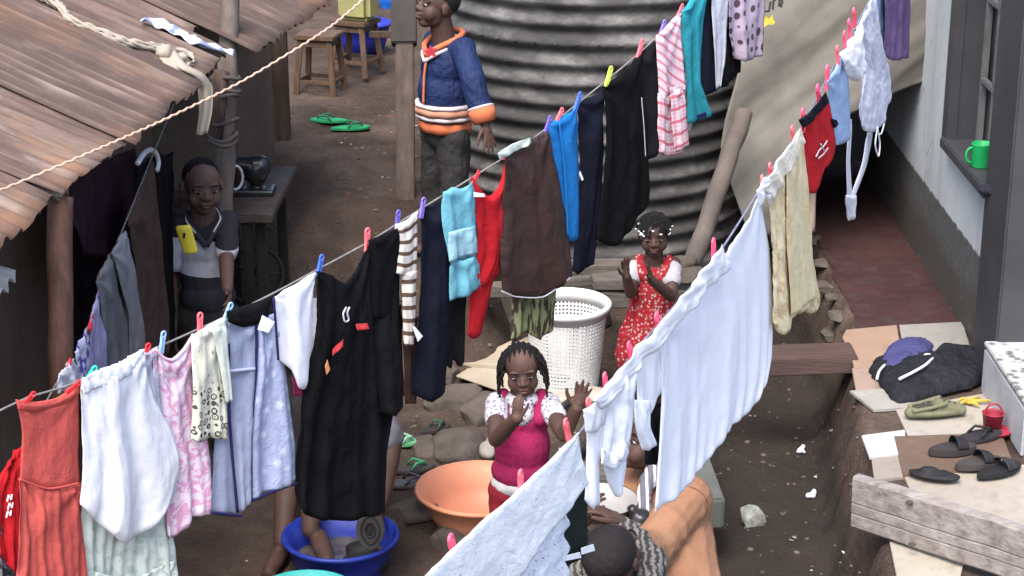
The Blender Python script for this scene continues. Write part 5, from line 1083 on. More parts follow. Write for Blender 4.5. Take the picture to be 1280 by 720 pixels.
gar('trousers', 'brown trousers hanging between the grey jacket and the dark coat', 'trousers', WC, L3, top=[(158, 280), (172, 240), (189, 200)], bot=[(178, 452), (192, 456), (208, 440)], left=[(172, 330), (177, 400)], right=[(198, 270), (205, 360)], off=.0, mat=BROWNC, seed=85, amp=.012, k=2, puff=.03)
gar('coat', 'long black coat on a wire hanger beside the boy in the polo shirt', 'coat', WC, L3, top=[(184, 200), (198, 192), (214, 200)], bot=[(196, 440), (208, 444), (219, 430)], left=[(190, 300)], right=[(214, 280), (217, 360)], off=-.05, mat=BLACK, seed=86, amp=.012, k=2, puff=.04)
gar('coat', 'dark maroon coat hung high under the roof edge', 'coat', WC, L3, top=[(86, 226), (120, 205), (168, 184)], bot=[(98, 315), (125, 320), (156, 292)], left=[(88, 270)], right=[(170, 230)], off=-.12, mat=MAROON, seed=87, amp=.014, k=4, puff=.03)
gar('blanket', 'black blanket hanging behind the maroon coat in the hut doorway', 'blanket', WC, L3, top=[(84, 250), (150, 215), (216, 190)], bot=[(92, 500), (150, 500), (216, 440)], off=-.30, mat=cloth('black_wool', (.012, .010, .013), .3), seed=88, amp=.014, k=6)
hk = MB(); q = [L3.at(x, y, -.03) for x, y in ((172, 204), (180, 192), (188, 187), (195, 192), (198, 203), (196, 213))]; hk.tube(cr(q, 20), .010, 8)
tag(hk.build('coat_hanger', M('white_plastic', (.62, .62, .62), .4, .1), smooth=True), 'white plastic hanger end over the black coat', 'hanger')

# ---------------- pegs
PEGC = {'pink': (.80, .13, .16), 'red': (.66, .03, .035), 'hot pink': (.85, .09, .17), 'blue': (.05, .12, .45), 'pale blue': (.25, .40, .62), 'green': (.03, .55, .38), 'yellow green': (.55, .72, .08), 'purple': (.13, .09, .40), 'violet': (.19, .13, .45)}
def peg_mesh():
    m = MB()
    for s in (-1, 1):
        m.bar((s * .0055, 0, -.036), (s * .0042, 0, .002), .006, .009, (0, 1, 0)); m.bar((s * .0042, 0, .002), (s * .0060, 0, .020), .0055, .009, (0, 1, 0))
    m.tube([(.0085 * math.cos(2 * math.pi * k / 14), 0, .027 + .0095 * math.sin(2 * math.pi * k / 14)) for k in range(14)], .0036, 6, closed=True)
    m.tube([(-.008, 0, .004), (.008, 0, .004)], .003, 6)
    return m
pegs = {}
def peg(ln, x, y, col, where, s=1., tilt=0.):
    if col not in pegs:
        g = NG('peg_' + col.replace(' ', '_'), .4, .4); g.color(PEGC[col]); me = peg_mesh().build('clothes_peg', g.m, loc=(0, 0, 0)); pegs[col] = me; o = me
    else: o = pegs[col].copy(); COL.objects.link(o)
    o.location = ln.at(x, y, .012); o.scale = (s, s, s); ang = math.atan2(ln.n.y, ln.n.x) + math.pi / 2
    o.rotation_euler = (Matrix.Rotation(ang, 3, 'Z') @ Matrix.Rotation(R(tilt), 3, 'Y')).to_euler()
    return tag(o, f'{col} clothes peg {where}', 'clothes peg', 'clothes pegs on the washing lines')
for a_ in [(35, 500, 'red', 'on the near corner of the coral dress', .75, 60), (92, 484, 'red', 'on the far corner of the coral dress', .75, 70), (112, 470, 'green', 'on the gathered neck of the white blouse', .85, 50),
           (182, 442, 'red', 'between the white blouse and the pale grey vest', .8, 30), (203, 428, 'pale blue', 'on the shoulder of the pink floral dress', .85, 15), (250, 406, 'pink', 'on the cream top with black flowers', .95, 5),
           (284, 392, 'pale blue', 'on the black collar of the lavender gown', .9, 35), (400, 332, 'blue', 'between the white vest and the long black dress', .9, 20), (459, 300, 'pink', 'between the long black dress and the black trousers', 1., 5),
           (497, 276, 'purple', 'on the near corner of the striped top', .9, 10), (528, 260, 'violet', 'between the striped top and the wide black trousers', .9, 15), (595, 222, 'red', 'on the near corner of the red trousers', .7, 40),
           (634, 192, 'pink', 'between the red trousers and the leather skirt', .7, 60), (685, 155, 'purple', 'between the leather skirt and the blue shorts', .8, 30), (699, 145, 'pink', 'on the waistband of the blue shorts', .85, 40),
           (722, 128, 'blue', 'between the blue shorts and the black trousers', 1., 30), (761, 96, 'yellow green', 'on the near corner of the broad black robe', 1., 25), (800, 62, 'pink', 'between the black robe and the black jacket', 1., 25),
           (828, 36, 'violet', 'on the pink and red striped shirt', .9, 30), (850, 14, 'pink', 'between the striped shirt and the turquoise top', .8, 40)]: peg(L1, *a_[:4], *a_[4:])
for a_ in [(566, 686, 'hot pink', 'nearest the camera on the eyelet lace cloth', 1.0, -20), (651, 606, 'pink', 'in the middle of the eyelet lace cloth', .95, -5), (709, 538, 'pink', 'on the far corner of the eyelet lace cloth', .95, -25), (737, 510, 'pink', 'on the waistband of the baby legging', .9, -30),
           (757, 480, 'hot pink', 'between the baby legging and the baby vest', .9, -20), (788, 440, 'hot pink', 'between the baby vest and the small white shirt', .95, -30), (823, 404, 'hot pink', 'on the near corner of the large sheet', 1.1, -35), (892, 314, 'hot pink', 'in the middle of the large sheet', 1.05, -10),
           (953, 232, 'pink', 'on the far corner of the large sheet', 1., -20), (963, 216, 'pink', 'on the near shoulder of the cream blouse', 1., -25), (991, 168, 'pink', 'on the far shoulder of the cream blouse', .95, -30), (1004, 150, 'hot pink', 'on the near corner of the red baby top', 1.15, -20),
           (1023, 118, 'hot pink', 'on the far corner of the red baby top', 1.15, -35), (1034, 97, 'hot pink', 'on the light blue baby shirt', 1.15, -10), (1047, 70, 'pink', 'lowest of the three on the baby cap', 1.05, -20), (1056, 52, 'hot pink', 'middle of the three on the baby cap', 1.1, -25),
           (1062, 36, 'hot pink', 'topmost of the three on the baby cap', 1.1, -30), (1068, 22, 'hot pink', 'on the lavender bib', 1.1, -30)]: peg(L2, *a_[:4], *a_[4:])
for a_ in [(86, 458, 'red', 'on the white baby sock under the eave', .85, 70), (114, 402, 'red', 'on the purple cloth under the eave', .95, 60), (124, 362, 'violet', 'on the lilac shirt under the eave', .7, 40)]: peg(L3, *a_[:4], *a_[4:])

# ---------------- the bare wire in front of the roofs
m = MB(); q = [P(-60, 262, 4.1), P(0, 238, 4.3), P(100, 196, 4.5), P(200, 152, 4.8), P(300, 103, 5.1), P(380, 55, 5.3), P(420, 28, 5.45), P(460, -6, 5.6), P(520, -60, 5.8)]
q = cr(q, 260); q = [p + Vector((.0012 * math.cos(i * 1.5), 0, .0016 * math.sin(i * 1.5))) for i, p in enumerate(q)]
m.tube(q, .0031, 6); tag(m.build('twine', M('sisal_twine', (.50, .33, .24), .9, .2, 60), smooth=True), 'slack pale orange twine strung across in front of the rusty roof', 'twine')
# ================================================================ PEOPLE
def skinmat(name, col):
    g = NG(name, .62, .25); f = g.noise(14, 4, .6); g.color(g.ramp(f, [(.3, tuple(k * .82 for k in col)), (.7, tuple(k * 1.15 for k in col))])); g.bump(g.noise(160, 3, .6), .12, .003); return g.m
SK1 = skinmat('skin_deep', (.062, .034, .026)); SK2 = skinmat('skin_brown', (.072, .040, .031)); SK3 = skinmat('skin_lightened', (.105, .060, .046))  # polo boy's skin is lightened in colour to offset the eave's shade
HAIR = M('black_hair', (.009, .008, .008), .85, .35, 60, .8, 220, .2); EYEW = M('eye_white', (.30, .27, .255), .3, .05, 5); IRIS = M('eye_dark', (.012, .008, .007), .15, .1, 5, spec=.6); LIP = M('lip', (.115, .045, .040), .45, .15, 30)
def basis(yaw, pitch=0, roll=0):                          # columns: x = own left, y = forward, z = up
    m = Matrix.Rotation(yaw + math.pi, 3, 'Z')            # yaw 0 looks at the camera
    return m @ Matrix.Rotation(-pitch, 3, 'X') @ Matrix.Rotation(roll, 3, 'Y')
def head_prims(m, c, b, h):
    def q(x, y, z): return c + b @ Vector((x, y, z)) * h
    def e(x, y, z, rx, ry, rz): m.ell(q(x, y, z), (rx * h, ry * h, rz * h), b, 20, 14)
    e(0, -.05, .12, .352, .43, .385); e(0, .09, -.10, .292, .315, .37); e(0, .20, -.385, .15, .14, .115); e(0, .05, -.26, .26, .25, .20)
    for s in (-1, 1):
        e(s * .16, .20, -.17, .15, .145, .18); e(s * .385, -.04, -.03, .035, .09, .125); e(s * .15, .325, .085, .12, .06, .045); e(s * .062, .40, -.125, .055, .06, .042)
        e(s * .15, .325, .036, .095, .060, .026)
    m.cap(q(0, .36, .03), .030 * h, q(0, .435, -.105), .062 * h)
    e(0, .375, -.225, .125, .065, .05); e(0, .36, -.305, .10, .07, .045)
def face_parts(root, c, b, h, mouth_open=.0):
    def q(x, y, z): return c + b @ Vector((x, y, z)) * h
    for s in (-1, 1):
        m = MB(); m.ell(q(s * .15, .340, -.002), (.062 * h, .043 * h, .026 * h), b, 16, 10); ey = m.build('eye', EYEW, root, smooth=True)
        m = MB(); m.ell(q(s * .15, .374, -.002), (.034 * h, .022 * h, .034 * h), b, 14, 8); m.build('iris', IRIS, ey, smooth=True)
        m = MB(); m.tube([q(s * .07, .40, .105), q(s * .15, .405, .128), q(s * .25, .35, .105)], [.012 * h, .017 * h, .008 * h], 6); m.build('eyebrow', HAIR, root, smooth=True)
    m = MB(); m.ell(q(0, .408, -.235), (.098 * h, .034 * h, .026 * h), b); m.ell(q(0, .396, -.290 - mouth_open), (.082 * h, .040 * h, .030 * h), b); m.build('lips', LIP, root, smooth=True)
def hand(m, w, d, n, side, L, curl=.5, spread=.12, thumb_open=.8, curls=None):
    d, n = Vector(d).normalized(), Vector(n).normalized(); side = Vector(side); side = (side - d * side.dot(d)).normalized(); n = d.cross(side) if d.cross(side).dot(n) > 0 else side.cross(d)
    bs = Matrix((side, n, d)).transposed(); m.ell(w + d * L * .25, (.215 * L, .095 * L, .32 * L), bs); m.cap(w - d * .04 * L, .13 * L, w + d * .18 * L, .14 * L)
    for i, (o, ln, r) in enumerate(((.16, .40, .058), (.055, .46, .060), (-.055, .42, .058), (-.155, .32, .050))):
        p = w + d * L * (.47 if i in (1, 2) else .43) + side * o * L; dd = (d + side * spread * (1.5 - i) * .8).normalized(); cu = (curls[i] if curls else curl); pts = [p - dd * .1 * L, p]; rr = [r * L * 1.05, r * L]
        for k in range(3):
            a = cu * (.45 + .55 * k); dd2 = (dd * math.cos(a) + n * math.sin(a)).normalized(); pts.append(pts[-1] + dd2 * ln * L * (.42, .33, .25)[k]); rr.append(r * L * (.95, .88, .78)[k])
        m.chain(pts, rr)
    p = w + d * .10 * L + side * .15 * L; td = (d * .75 + side * thumb_open).normalized(); m.chain([p, p + td * .22 * L, p + td * .36 * L + d * .06 * L + n * .03 * L, p + td * .42 * L + d * .16 * L + n * .05 * L], [.085 * L, .07 * L, .06 * L, .05 * L])
def limb(m, a, b, c, r0, r1, r2, bulge=1.0):
    mid = a.lerp(b, .4); m.chain([a, mid, b], [r0, r0 * .97 * bulge, r1]); m2 = b.lerp(c, .3); m.chain([b, m2, c], [r1 * .98, r1 * 1.0, r2])
class Fr:
    def __init__(s, o, yaw): s.o = Vector(o); s.b = basis(yaw)
    def __call__(s, x, y, z): return s.o + s.b @ Vector((-x, y, z))     # x to the viewer's right when facing the camera
def wrk(amp, f=16, stretch=1.):
    def fn(q, n): return amp * (nz(q.x * f, q.y * f, q.z * f * stretch) + .6 * abs(nz(q.x * f * 2.1 + 3, q.y * f * 2.1, q.z * f * 2.1 * stretch)) - .2)
    return fn
LA = 'children in the yard'

# ---------------------------------------------------------------- boy in the polo shirt
o = P(247, 400, 7.55); o = Vector((o.x, 7.36, 0)); f = Fr(o, R(12)); H = 1.21
t = thing('person', 'standing boy in a dark polo shirt with a white chest band behind the clothes line', 'person', o, LA)
hc, hb, hh = f(0, .03, 1.105), basis(R(22), R(4), R(-3)), .21
sh = [f(s * .096, 0, .940) for s in (-1, 1)]; el = [f(-.140, -.02, .73), P(283, 326, 7.56)]; wr_ = [f(-.15, .05, .52), P(284, 362, 7.46)]
def bd(m):
    head_prims(m, hc, hb, hh); m.cap(f(0, 0, .93), .055, f(0, .02, 1.05), .048); m.ell(f(0, 0, .85), (.098, .075, .13), f.b); m.ell(f(0, 0, .66), (.09, .075, .14), f.b); m.ell(f(0, 0, .55), (.10, .08, .09), f.b)
    for i, s in enumerate((-1, 1)):
        m.cap(f(0, 0, .925), .05, sh[i], .042); limb(m, sh[i], el[i], wr_[i], .040, .030, .022)
        hd = (wr_[i] - el[i]).normalized(); hand(m, wr_[i] + hd * .015, hd + Vector((.15, -.2, 0)), f.b @ Vector((s, .3, 0)), f.b @ Vector((0, 1, 0)), .125, .55)
        limb(m, f(s * .06, 0, .55), f(s * .07, .01, .30), f(s * .07, 0, .06), .062, .042, .030); m.ell(f(s * .07, .05, .025), (.032, .09, .028), f.b)
b_ = blob('body', SK3, t, bd, .0042, 4); face_parts(t, hc, hb, hh)
blob('hair', HAIR, t, lambda m: m.ell(hc + hb @ Vector((0, -.09, .155)) * hh, (.354 * hh, .425 * hh, .368 * hh), hb, 24, 16), .006, 2, lambda q, n: .0012 * nz(q.x * 150, q.y * 150, q.z * 150))
g = NG('polo_knit', .9, .15); z = g.n('SeparateXYZ', {0: g.tc.outputs['Object']}).outputs; n_ = g.noise(7, 3)
zz = g.math('ADD', z[2], g.math('MULTIPLY', z[0], .10)); c = g.ramp(zz, [(.0, (.040, .038, .046)), (.735, (.55, .55, .59)), (.890, (.030, .028, .034))], 'CONSTANT')
g.color(g.mix(g.ramp(n_, [(.3, .3), (.7, 0)]), c, (.02, .02, .025), 'MULTIPLY')); g.bump(g.noise(30, 4), .25, .01); POLO = g.m
def shirt(m):
    m.ell(f(0, 0, .85), (.110, .088, .115), f.b); m.ell(f(0, -.005, .74), (.108, .090, .16), f.b); m.ell(f(0, 0, .63), (.114, .096, .10), f.b); m.cap(f(-.05, 0, .935), .052, f(.05, 0, .935), .052)
    for i, s in enumerate((-1, 1)): m.cap(f(s * .05, 0, .925), .047, sh[i], .050); m.cap(sh[i], .048, sh[i].lerp(el[i], .75), .048)
blob('polo_shirt', POLO, t, shirt, .006, 5, wrk(.007, 14))
m = MB(); k0 = [f(.0, .100, .875), f(-.035, .088, .925), f(-.068, .04, .965), f(-.055, -.04, .985), f(0, -.065, .99), f(.055, -.04, .985), f(.068, .04, .965), f(.035, .088, .925), f(.0, .102, .875)]
m.tube(cr(k0, 40), [.012] * 41, 8); m.build('collar', M('polo_collar', (.035, .033, .04), .9, .2), t, smooth=True)
m = MB(); m.tube(cr([v + Vector((0, -.010, .006)) for v in k0[1:-1]], 40), .0035, 6); m.build('collar_edge', M('cream_edge', (.55, .50, .36), .8, .1), t, smooth=True)
def trou(m):
    m.ell(f(0, 0, .56), (.104, .090, .10), f.b)
    for s in (-1, 1): m.chain([f(s * .06, 0, .54), f(s * .07, .01, .30), f(s * .07, 0, .07)], [.075, .06, .052])
blob('trousers', M('dark_trousers', (.030, .028, .028), .9, .3, 10), t, trou, .008, 4, wrk(.008, 13))
# yellow pouch on his chest
yp = thing('soap_holder', "yellow plastic soap holder with a dark slot on the polo shirt boy's chest", 'soap holder', P(235, 303, 7.2))
g = NG('bright_yellow_plastic', .45, .4); g.color(g.ramp(g.noise(6), [(.3, (.56, .45, .035)), (.7, (.70, .58, .06))]))
p = P(236, 300, 7.24)
blob('body', g.m, yp, lambda m: [m.cap(p + Vector((-.018 + x, .004 * abs(x) * 50, .045 + .1 * x)), .013, p + Vector((.004 + x * .9, .004 * abs(x) * 50, -.045 + .1 * x)), .011) for x in (-.018, -.012, -.006, 0, .006, .012, .018)], .0035, 5)
m = MB(); m.box(p + Vector((-.014, -.011, .022)), (.009, .010, .020), 0, Matrix.Rotation(R(12), 3, 'Y')); m.build('slot', rub((.02, .018, .01)), yp)

# ---------------------------------------------------------------- boy in the navy jacket
X_, Y_ = -.300, 8.44; o = Vector((X_, Y_, th(X_, Y_))); f = Fr(o, R(-52)); H = 1.25
t = thing('person', 'boy in a navy jacket with orange trim standing by the water tank and looking down', 'person', o, LA)
hc, hb, hh = f(0, .04, 1.165), basis(R(-64), R(-14), 0), .205
sh = [f(-.112, -.03, .985), f(.112, -.02, .985)]; wr_ = [f(-.13, -.10, .62), P(606, 154, 8.40)]; el = [f(-.15, -.10, .77), P(592, 102, 8.40)]
def bd(m):
    head_prims(m, hc, hb, hh); m.cap(f(0, 0, .97), .055, f(0, .02, 1.10), .05); m.ell(f(0, 0, .87), (.115, .075, .14), f.b); m.ell(f(0, 0, .64), (.10, .075, .15), f.b)
    for i, s in enumerate((-1, 1)):
        m.cap(f(0, 0, .97), .05, sh[i], .042); limb(m, sh[i], el[i], wr_[i], .042, .032, .023); hd = (wr_[i] - el[i]).normalized(); hand(m, wr_[i] + hd * .012, hd, f.b @ Vector((s, 0, 0)), f.b @ Vector((0, 1, 0)), .135, .35, .25)
        limb(m, f(s * .065, 0, .60), f(s * .075, .01, .33), f(s * .075, 0, .06), .066, .046, .032); m.ell(f(s * .075, .05, .028), (.034, .095, .03), f.b)
blob('body', SK1, t, bd, .0045, 4); face_parts(t, hc, hb, hh)
blob('hair', HAIR, t, lambda m: m.ell(hc + hb @ Vector((0, -.09, .155)) * hh, (.354 * hh, .425 * hh, .368 * hh), hb, 24, 16), .006, 2, lambda q, n: .0012 * nz(q.x * 150, q.y * 150, q.z * 150))
NVJ = cloth3('navy_nylon', (.011, .021, .066), .2, .5, 1.1, .62); ORG = M('orange_rib', (.45, .12, .05), .85, .15, 14); PWH = M('white_panel', (.42, .38, .38), .8, .12, 9)
def jk_(m):
    m.ell(f(0, 0, .88), (.122, .105, .14), f.b); m.ell(f(0, 0, .78), (.132, .122, .14), f.b); m.ell(f(0, 0, .70), (.132, .120, .08), f.b); m.cap(f(-.06, -.01, .975), .052, f(.06, -.01, .975), .052)
    for i in (0, 1): m.cap(f(0, 0, .965), .052, sh[i], .052); m.chain([sh[i], el[i], el[i].lerp(wr_[i], .72)], [.056, .056, .052])
blob('jacket', NVJ, t, jk_, .006, 6, wrk(.007, 13))
def band(name, mat, z, h, rx, ry, k=1.0):
    m = MB(); pr = [(.95, -h / 2), (1.0, -h / 2), (1.03, 0), (1.0, h / 2), (.95, h / 2)]; n = 40
    for (r, dz) in pr:
        for i in range(n):
            a = 2 * math.pi * i / n; w = 1 + .025 * math.sin(9 * a + z * 40); m.v.append(f(rx * r * w * math.cos(a), ry * r * w * math.sin(a), z + dz))
    for j in range(len(pr) - 1):
        for i in range(n): i2 = (i + 1) % n; m.f.append((j * n + i, j * n + i2, (j + 1) * n + i2, (j + 1) * n + i))
    m.f.append(tuple(range(n))); m.f.append(tuple((len(pr) - 1) * n + i for i in range(n))); return m.build(name, mat, t, smooth=True)
band('hem_rib', ORG, .624, .046, .126, .114); band('white_stripe', PWH, .668, .018, .138, .126); band('orange_stripe', M('dull_orange', (.40, .19, .12), .85, .15), .696, .030, .142, .131); band('white_stripe', PWH, .722, .016, .142, .132)
for i in (1, 0):
    a, b2 = el[i].lerp(wr_[i], .60), el[i].lerp(wr_[i], .66); m = MB(); m.tube([a, a.lerp(b2, .3), b2], [.056, .061, .059], 20); m.build('cuff_stripe', PWH, t, smooth=True)
    m = MB(); m.tube([b2, b2.lerp(wr_[i], .5), b2.lerp(wr_[i], .92), b2.lerp(wr_[i], 1.0)], [.059, .058, .048, .028], 20); m.build('cuff', ORG, t, smooth=True)
m = MB(); k0 = [f(.005, .105, .955), f(-.05, .075, .99), f(-.075, 0, 1.02), f(-.05, -.065, 1.04), f(0, -.078, 1.045), f(.05, -.065, 1.04), f(.075, 0, 1.02), f(.05, .075, .99), f(.005, .105, .955)]
m.tube(cr(k0, 40), .0125, 10); m.build('collar', ORG, t, smooth=True)
m = MB(); m.tube(cr([v - Vector((0, 0, .028)) + (f.b @ Vector((0, .010, 0))) for v in k0], 40), .009, 8); m.build('collar_band', PWH, t, smooth=True)
m = MB(); m.tube(cr([f(.01, .105, .95), f(.012, .122, .87), f(.012, .130, .74)], 20), .006, 6); m.build('zip', ORG, t, smooth=True)
cen = P(538, 67, 8.33); m = MB(); pts = []
bl, bu = Vector((1, -.1, 0)).normalized(), Vector((0, -.25, 1)).normalized()
for (x, y) in ((-14, 6), (-4, 8), (0, 16), (5, 9), (14, 12), (8, 2), (11, -8), (2, -4), (-5, -11), (-6, -2)): pts.append(cen + bl * (x * .0022) + bu * (y * .0022))
m.prism(pts, (0, .02, -.0)); m.build('emblem', M('red_emblem', (.50, .04, .06), .8, .1), t)
def trou(m):
    m.ell(f(0, 0, .60), (.122, .10, .10), f.b)
    for s in (-1, 1): m.chain([f(s * .065, 0, .58), f(s * .075, .01, .33), f(s * .075, 0, .06)], [.080, .068, .060])
blob('trousers', cloth3('charcoal_trousers', (.028, .027, .026), .3, .5), t, trou, .008, 4, wrk(.010, 13))

# ---------------------------------------------------------------- toddler in the red dress
o = Vector((.60, 7.72, .0)); f = Fr(o, R(-4)); H = .875
t = thing('person', 'small girl in a red floral dress clapping her hands, white beads in her hair', 'person', o, LA)
hc, hb, hh = f(0, .015, .783), basis(R(-6), R(4), R(3)), .172
sh = [f(-.080, -.01, .648), f(.080, -.01, .648)]; el = [P(788, 366, 8.06), P(839, 370, 8.04)]; wr_ = [P(783, 345, 7.98), P(814, 350, 7.92)]
def bd(m):
    head_prims(m, hc, hb, hh); m.cap(f(0, 0, .64), .042, f(0, .01, .72), .038); m.ell(f(0, 0, .58), (.085, .06, .10), f.b); m.ell(f(0, .01, .44), (.082, .068, .12), f.b)
    for i, s in enumerate((-1, 1)):
        m.cap(f(0, 0, .615), .04, sh[i], .034); limb(m, sh[i], el[i], wr_[i], .032, .025, .019); limb(m, f(s * .045, 0, .38), f(s * .05, .01, .20), f(s * .05, 0, .05), .050, .036, .027); m.ell(f(s * .05, .035, .02), (.026, .065, .022), f.b)
    hand(m, wr_[0], Vector((-.10, -.1, 1)), Vector((.75, -.55, 0)), Vector((-.6, -.5, .2)), .100, .25, .22)
    hand(m, wr_[1], Vector((-.22, -.15, 1)), Vector((-.95, .2, 0)), Vector((-.2, -.95, 0)), .100, .10, .10)
blob('body', SK1, t, bd, .0034, 4); face_parts(t, hc, hb, hh)
hr = blob('hair', HAIR, t, lambda m: m.ell(hc + hb @ Vector((0, -.09, .17)) * hh, (.395 * hh, .44 * hh, .375 * hh), hb, 24, 16), .005, 2, lambda q, n: .004 * nz(q.x * 60, q.y * 60, q.z * 60))
random.seed(3); m = MB(); mb2 = MB()
for k in range(58):
    a = random.uniform(-2.3, 2.3); el_ = random.uniform(.12, 1.2)
    d = Vector((math.sin(a) * math.cos(el_), math.cos(a) * math.cos(el_), math.sin(el_))); p = hc + hb @ Vector((d.x * .40, -.08 + d.y * .44, .16 + d.z * .38)) * hh
    q = p + hb @ Vector((d.x * .06, d.y * .06, -.10)) * hh; m.cap(p, .0065, q, .005, 8)
    if k < 40: mb2.ell(q + Vector((0, 0, -.002)), .0058, None, 10, 7)
m.build('braids', HAIR, hr, smooth=True); g = NG('white_bead', .3, .5); g.color((.72, .72, .72)); mb2.build('beads', g.m, hr, smooth=True)
g = NG('red_floral_cotton', .85, .2); vo = g.n('TexVoronoi', {'Vector': g.tc.outputs['Object'], 'Scale': 75.0}); nn = g.noise(60, 3)
msk = g.ramp(g.math('ADD', vo.outputs['Distance'], g.math('MULTIPLY', nn, .3)), [(.44, .8), (.60, 0)]); cc_ = g.ramp(g.n('SeparateXYZ', {0: vo.outputs['Color']}).outputs[0], [(.3, (.42, .36, .32)), (.5, (.10, .09, .05)), (.7, (.42, .16, .14)), (.85, (.16, .05, .10))], 'CONSTANT')
g.color(g.mix(g.math('MULTIPLY', msk, .85), (.24, .010, .017), cc_)); g.bump(g.noise(30, 4), .25, .008); g.bump(g.math('ABSOLUTE', g.math('SUBTRACT', g.noise(16, 3, .5, None, 1.0), .5)), .3, .02); RF = g.m
def drs(m):
    m.ell(f(0, .004, .595), (.092, .075, .062), f.b); m.chain([f(0, .005, .54), f(0, .01, .42), f(0, .012, .30), f(0, .012, .24)], [.088, .105, .140, .150])
    for s in (-1, 1): m.cap(f(s * .052, .05, .615), .026, f(s * .058, .005, .672), .024)
blob('dress', RF, t, drs, .006, 4, lambda q, n: (.012 * math.sin(math.atan2(q.y - o.y, q.x - o.x) * 13) * (1 - n.z ** 2) * ss(.56, .30, q.z) + .004 * nz(q.x * 25, q.y * 25, q.z * 18)))
def slv(s, i): 
    return lambda m: (m.ell(sh[i].lerp(el[i], .18), (.042, .040, .040)), m.cap(sh[i].lerp(el[i], .2), .040, sh[i].lerp(el[i], .50), .040))
for i, s in enumerate((-1, 1)): blob('sleeve', M('white_sleeve_%d' % i, (.33, .32, .33), .85, .15, 12), t, slv(s, i), .005, 3, wrk(.006, 24))

# ---------------------------------------------------------------- girl in pink
o = Vector((.035, 6.13, .0)); f = Fr(o, R(-3)); H = .91
t = thing('person', 'girl in a pink pinafore with one hand at her mouth and the other raised open', 'person', o, LA)
hc, hb, hh = f(0, .02, .800), basis(R(2), R(6), R(4)), .170
sh = [f(-.088, -.01, .672), f(.088, -.01, .672)]; el = [P(620, 549, 6.36), P(705, 543, 6.40)]; wr_ = [P(646, 522, 6.20), P(721, 510, 6.32)]
def bd(m):
    head_prims(m, hc, hb, hh); m.cap(f(0, 0, .66), .044, f(0, .01, .75), .040); m.ell(f(0, 0, .60), (.092, .065, .10), f.b); m.ell(f(0, .005, .46), (.084, .070, .13), f.b)
    for i, s in enumerate((-1, 1)):
        m.cap(f(0, 0, .645), .042, sh[i], .036); limb(m, sh[i], el[i], wr_[i], .034, .027, .021); limb(m, f(s * .05, 0, .40), f(s * .055, .01, .21), f(s * .055, 0, .05), .055, .038, .028); m.ell(f(s * .055, .035, .022), (.028, .07, .024), f.b)
    hand(m, wr_[0], Vector((.05, -.1, 1)), Vector((.3, .9, 0)), Vector((1, -.2, .1)), .090, .80, .06, .5)
    hand(m, wr_[1], Vector((.30, -.05, 1)), Vector((-.35, -.9, .25)), Vector((-.9, .0, .3)), .112, .12, .20, .9)
blob('body', SK2, t, bd, .0034, 4); face_parts(t, hc, hb, hh, .015)
hr = blob('hair', HAIR, t, lambda m: m.ell(hc + hb @ Vector((0, -.11, .165)) * hh, (.375 * hh, .42 * hh, .368 * hh), hb, 24, 16), .004, 1, lambda q, n: .0026 * math.sin((q - hc).dot(hb @ Vector((1, 0, 0))) / hh * 62) + .001 * nz(q.x * 90, q.y * 90, q.z * 90))
m = MB()
for k in range(30):
    a = (k / 29 - .5) * 2 * 2.75 + math.pi; s = math.sin(a)
    if abs(math.cos(a)) > .55 and math.cos(a) > 0: continue
    st0 = Vector((math.sin(a) * .34, -.10 + math.cos(a) * .38, .32)); md_ = Vector((math.sin(a) * .47, -.10 + math.cos(a) * .46, .08)); ln_ = random.uniform(.22, .46); ed_ = Vector((math.sin(a) * .50 + random.uniform(-.03, .03), -.08 + math.cos(a) * .48, .08 - ln_))
    q = cr([hc + hb @ v * hh for v in (st0, md_, ed_)], 10); m.tube(q, [.0055 + .0012 * math.sin(i * 2.6) for i in range(11)], 7)
for k in range(16):
    s = -1 if k % 2 else 1; y0 = -.32 + .045 * k; z0 = random.uniform(.05, .30); ln_ = random.uniform(.18, .42); ox = random.uniform(-.02, .08)
    q = cr([hc + hb @ v * hh for v in (Vector((s * .36, y0, z0)), Vector((s * (.42 + ox), y0 + .02, z0 - .16)), Vector((s * (.43 + ox * 1.2), y0 + random.uniform(-.05, .08), z0 - .16 - ln_)))], 10); m.tube(q, [.0042 + .0010 * math.sin(i * 2.6) for i in range(11)], 6)
m.build('braids', HAIR, hr, smooth=True)
m = MB(); 
for s in (-1, 1): m.ell(hc + hb @ Vector((s * .42, -.02, -.16)) * hh, .0042)
m.build('earrings', M('pale_metal', (.6, .6, .58), .3, .1), t, smooth=True)
g = NG('magenta_knit', .9, .2); g.color(g.ramp(g.noise(9, 4), [(.3, (.28, .015, .075)), (.7, (.37, .024, .105))])); g.bump(g.noise(120, 3), .3, .005); MG = cloth3('magenta_cotton', (.235, .014, .062), .2, .3, 1.4)
def pf(m):
    m.ell(f(0, -.004, .615), (.098, .078, .080), f.b); m.ell(f(0, .002, .51), (.101, .086, .13), f.b); m.ell(f(0, .003, .42), (.110, .092, .07), f.b)
    for s in (-1, 1): m.cap(f(s * .064, .05, .635), .030, f(s * .068, .0, .698), .027)
blob('pinafore', MG, t, pf, .005, 8, wrk(.006, 12, .5))
g = NG('printed_blouse', .85, .2); vo = g.n('TexVoronoi', {'Vector': g.tc.outputs['Object'], 'Scale': 75.0}).outputs['Distance']; g.color(g.mix(g.ramp(vo, [(.30, .85), (.42, 0)]), (.46, .43, .47), (.06, .04, .09))); PBL = g.m
bw_ = blob('blouse', PBL, t, lambda m: (m.ell(f(0, .042, .650), (.046, .046, .052), f.b), m.ell(f(0, .01, .692), (.062, .060, .028), f.b)), .0045, 3, wrk(.002, 30))
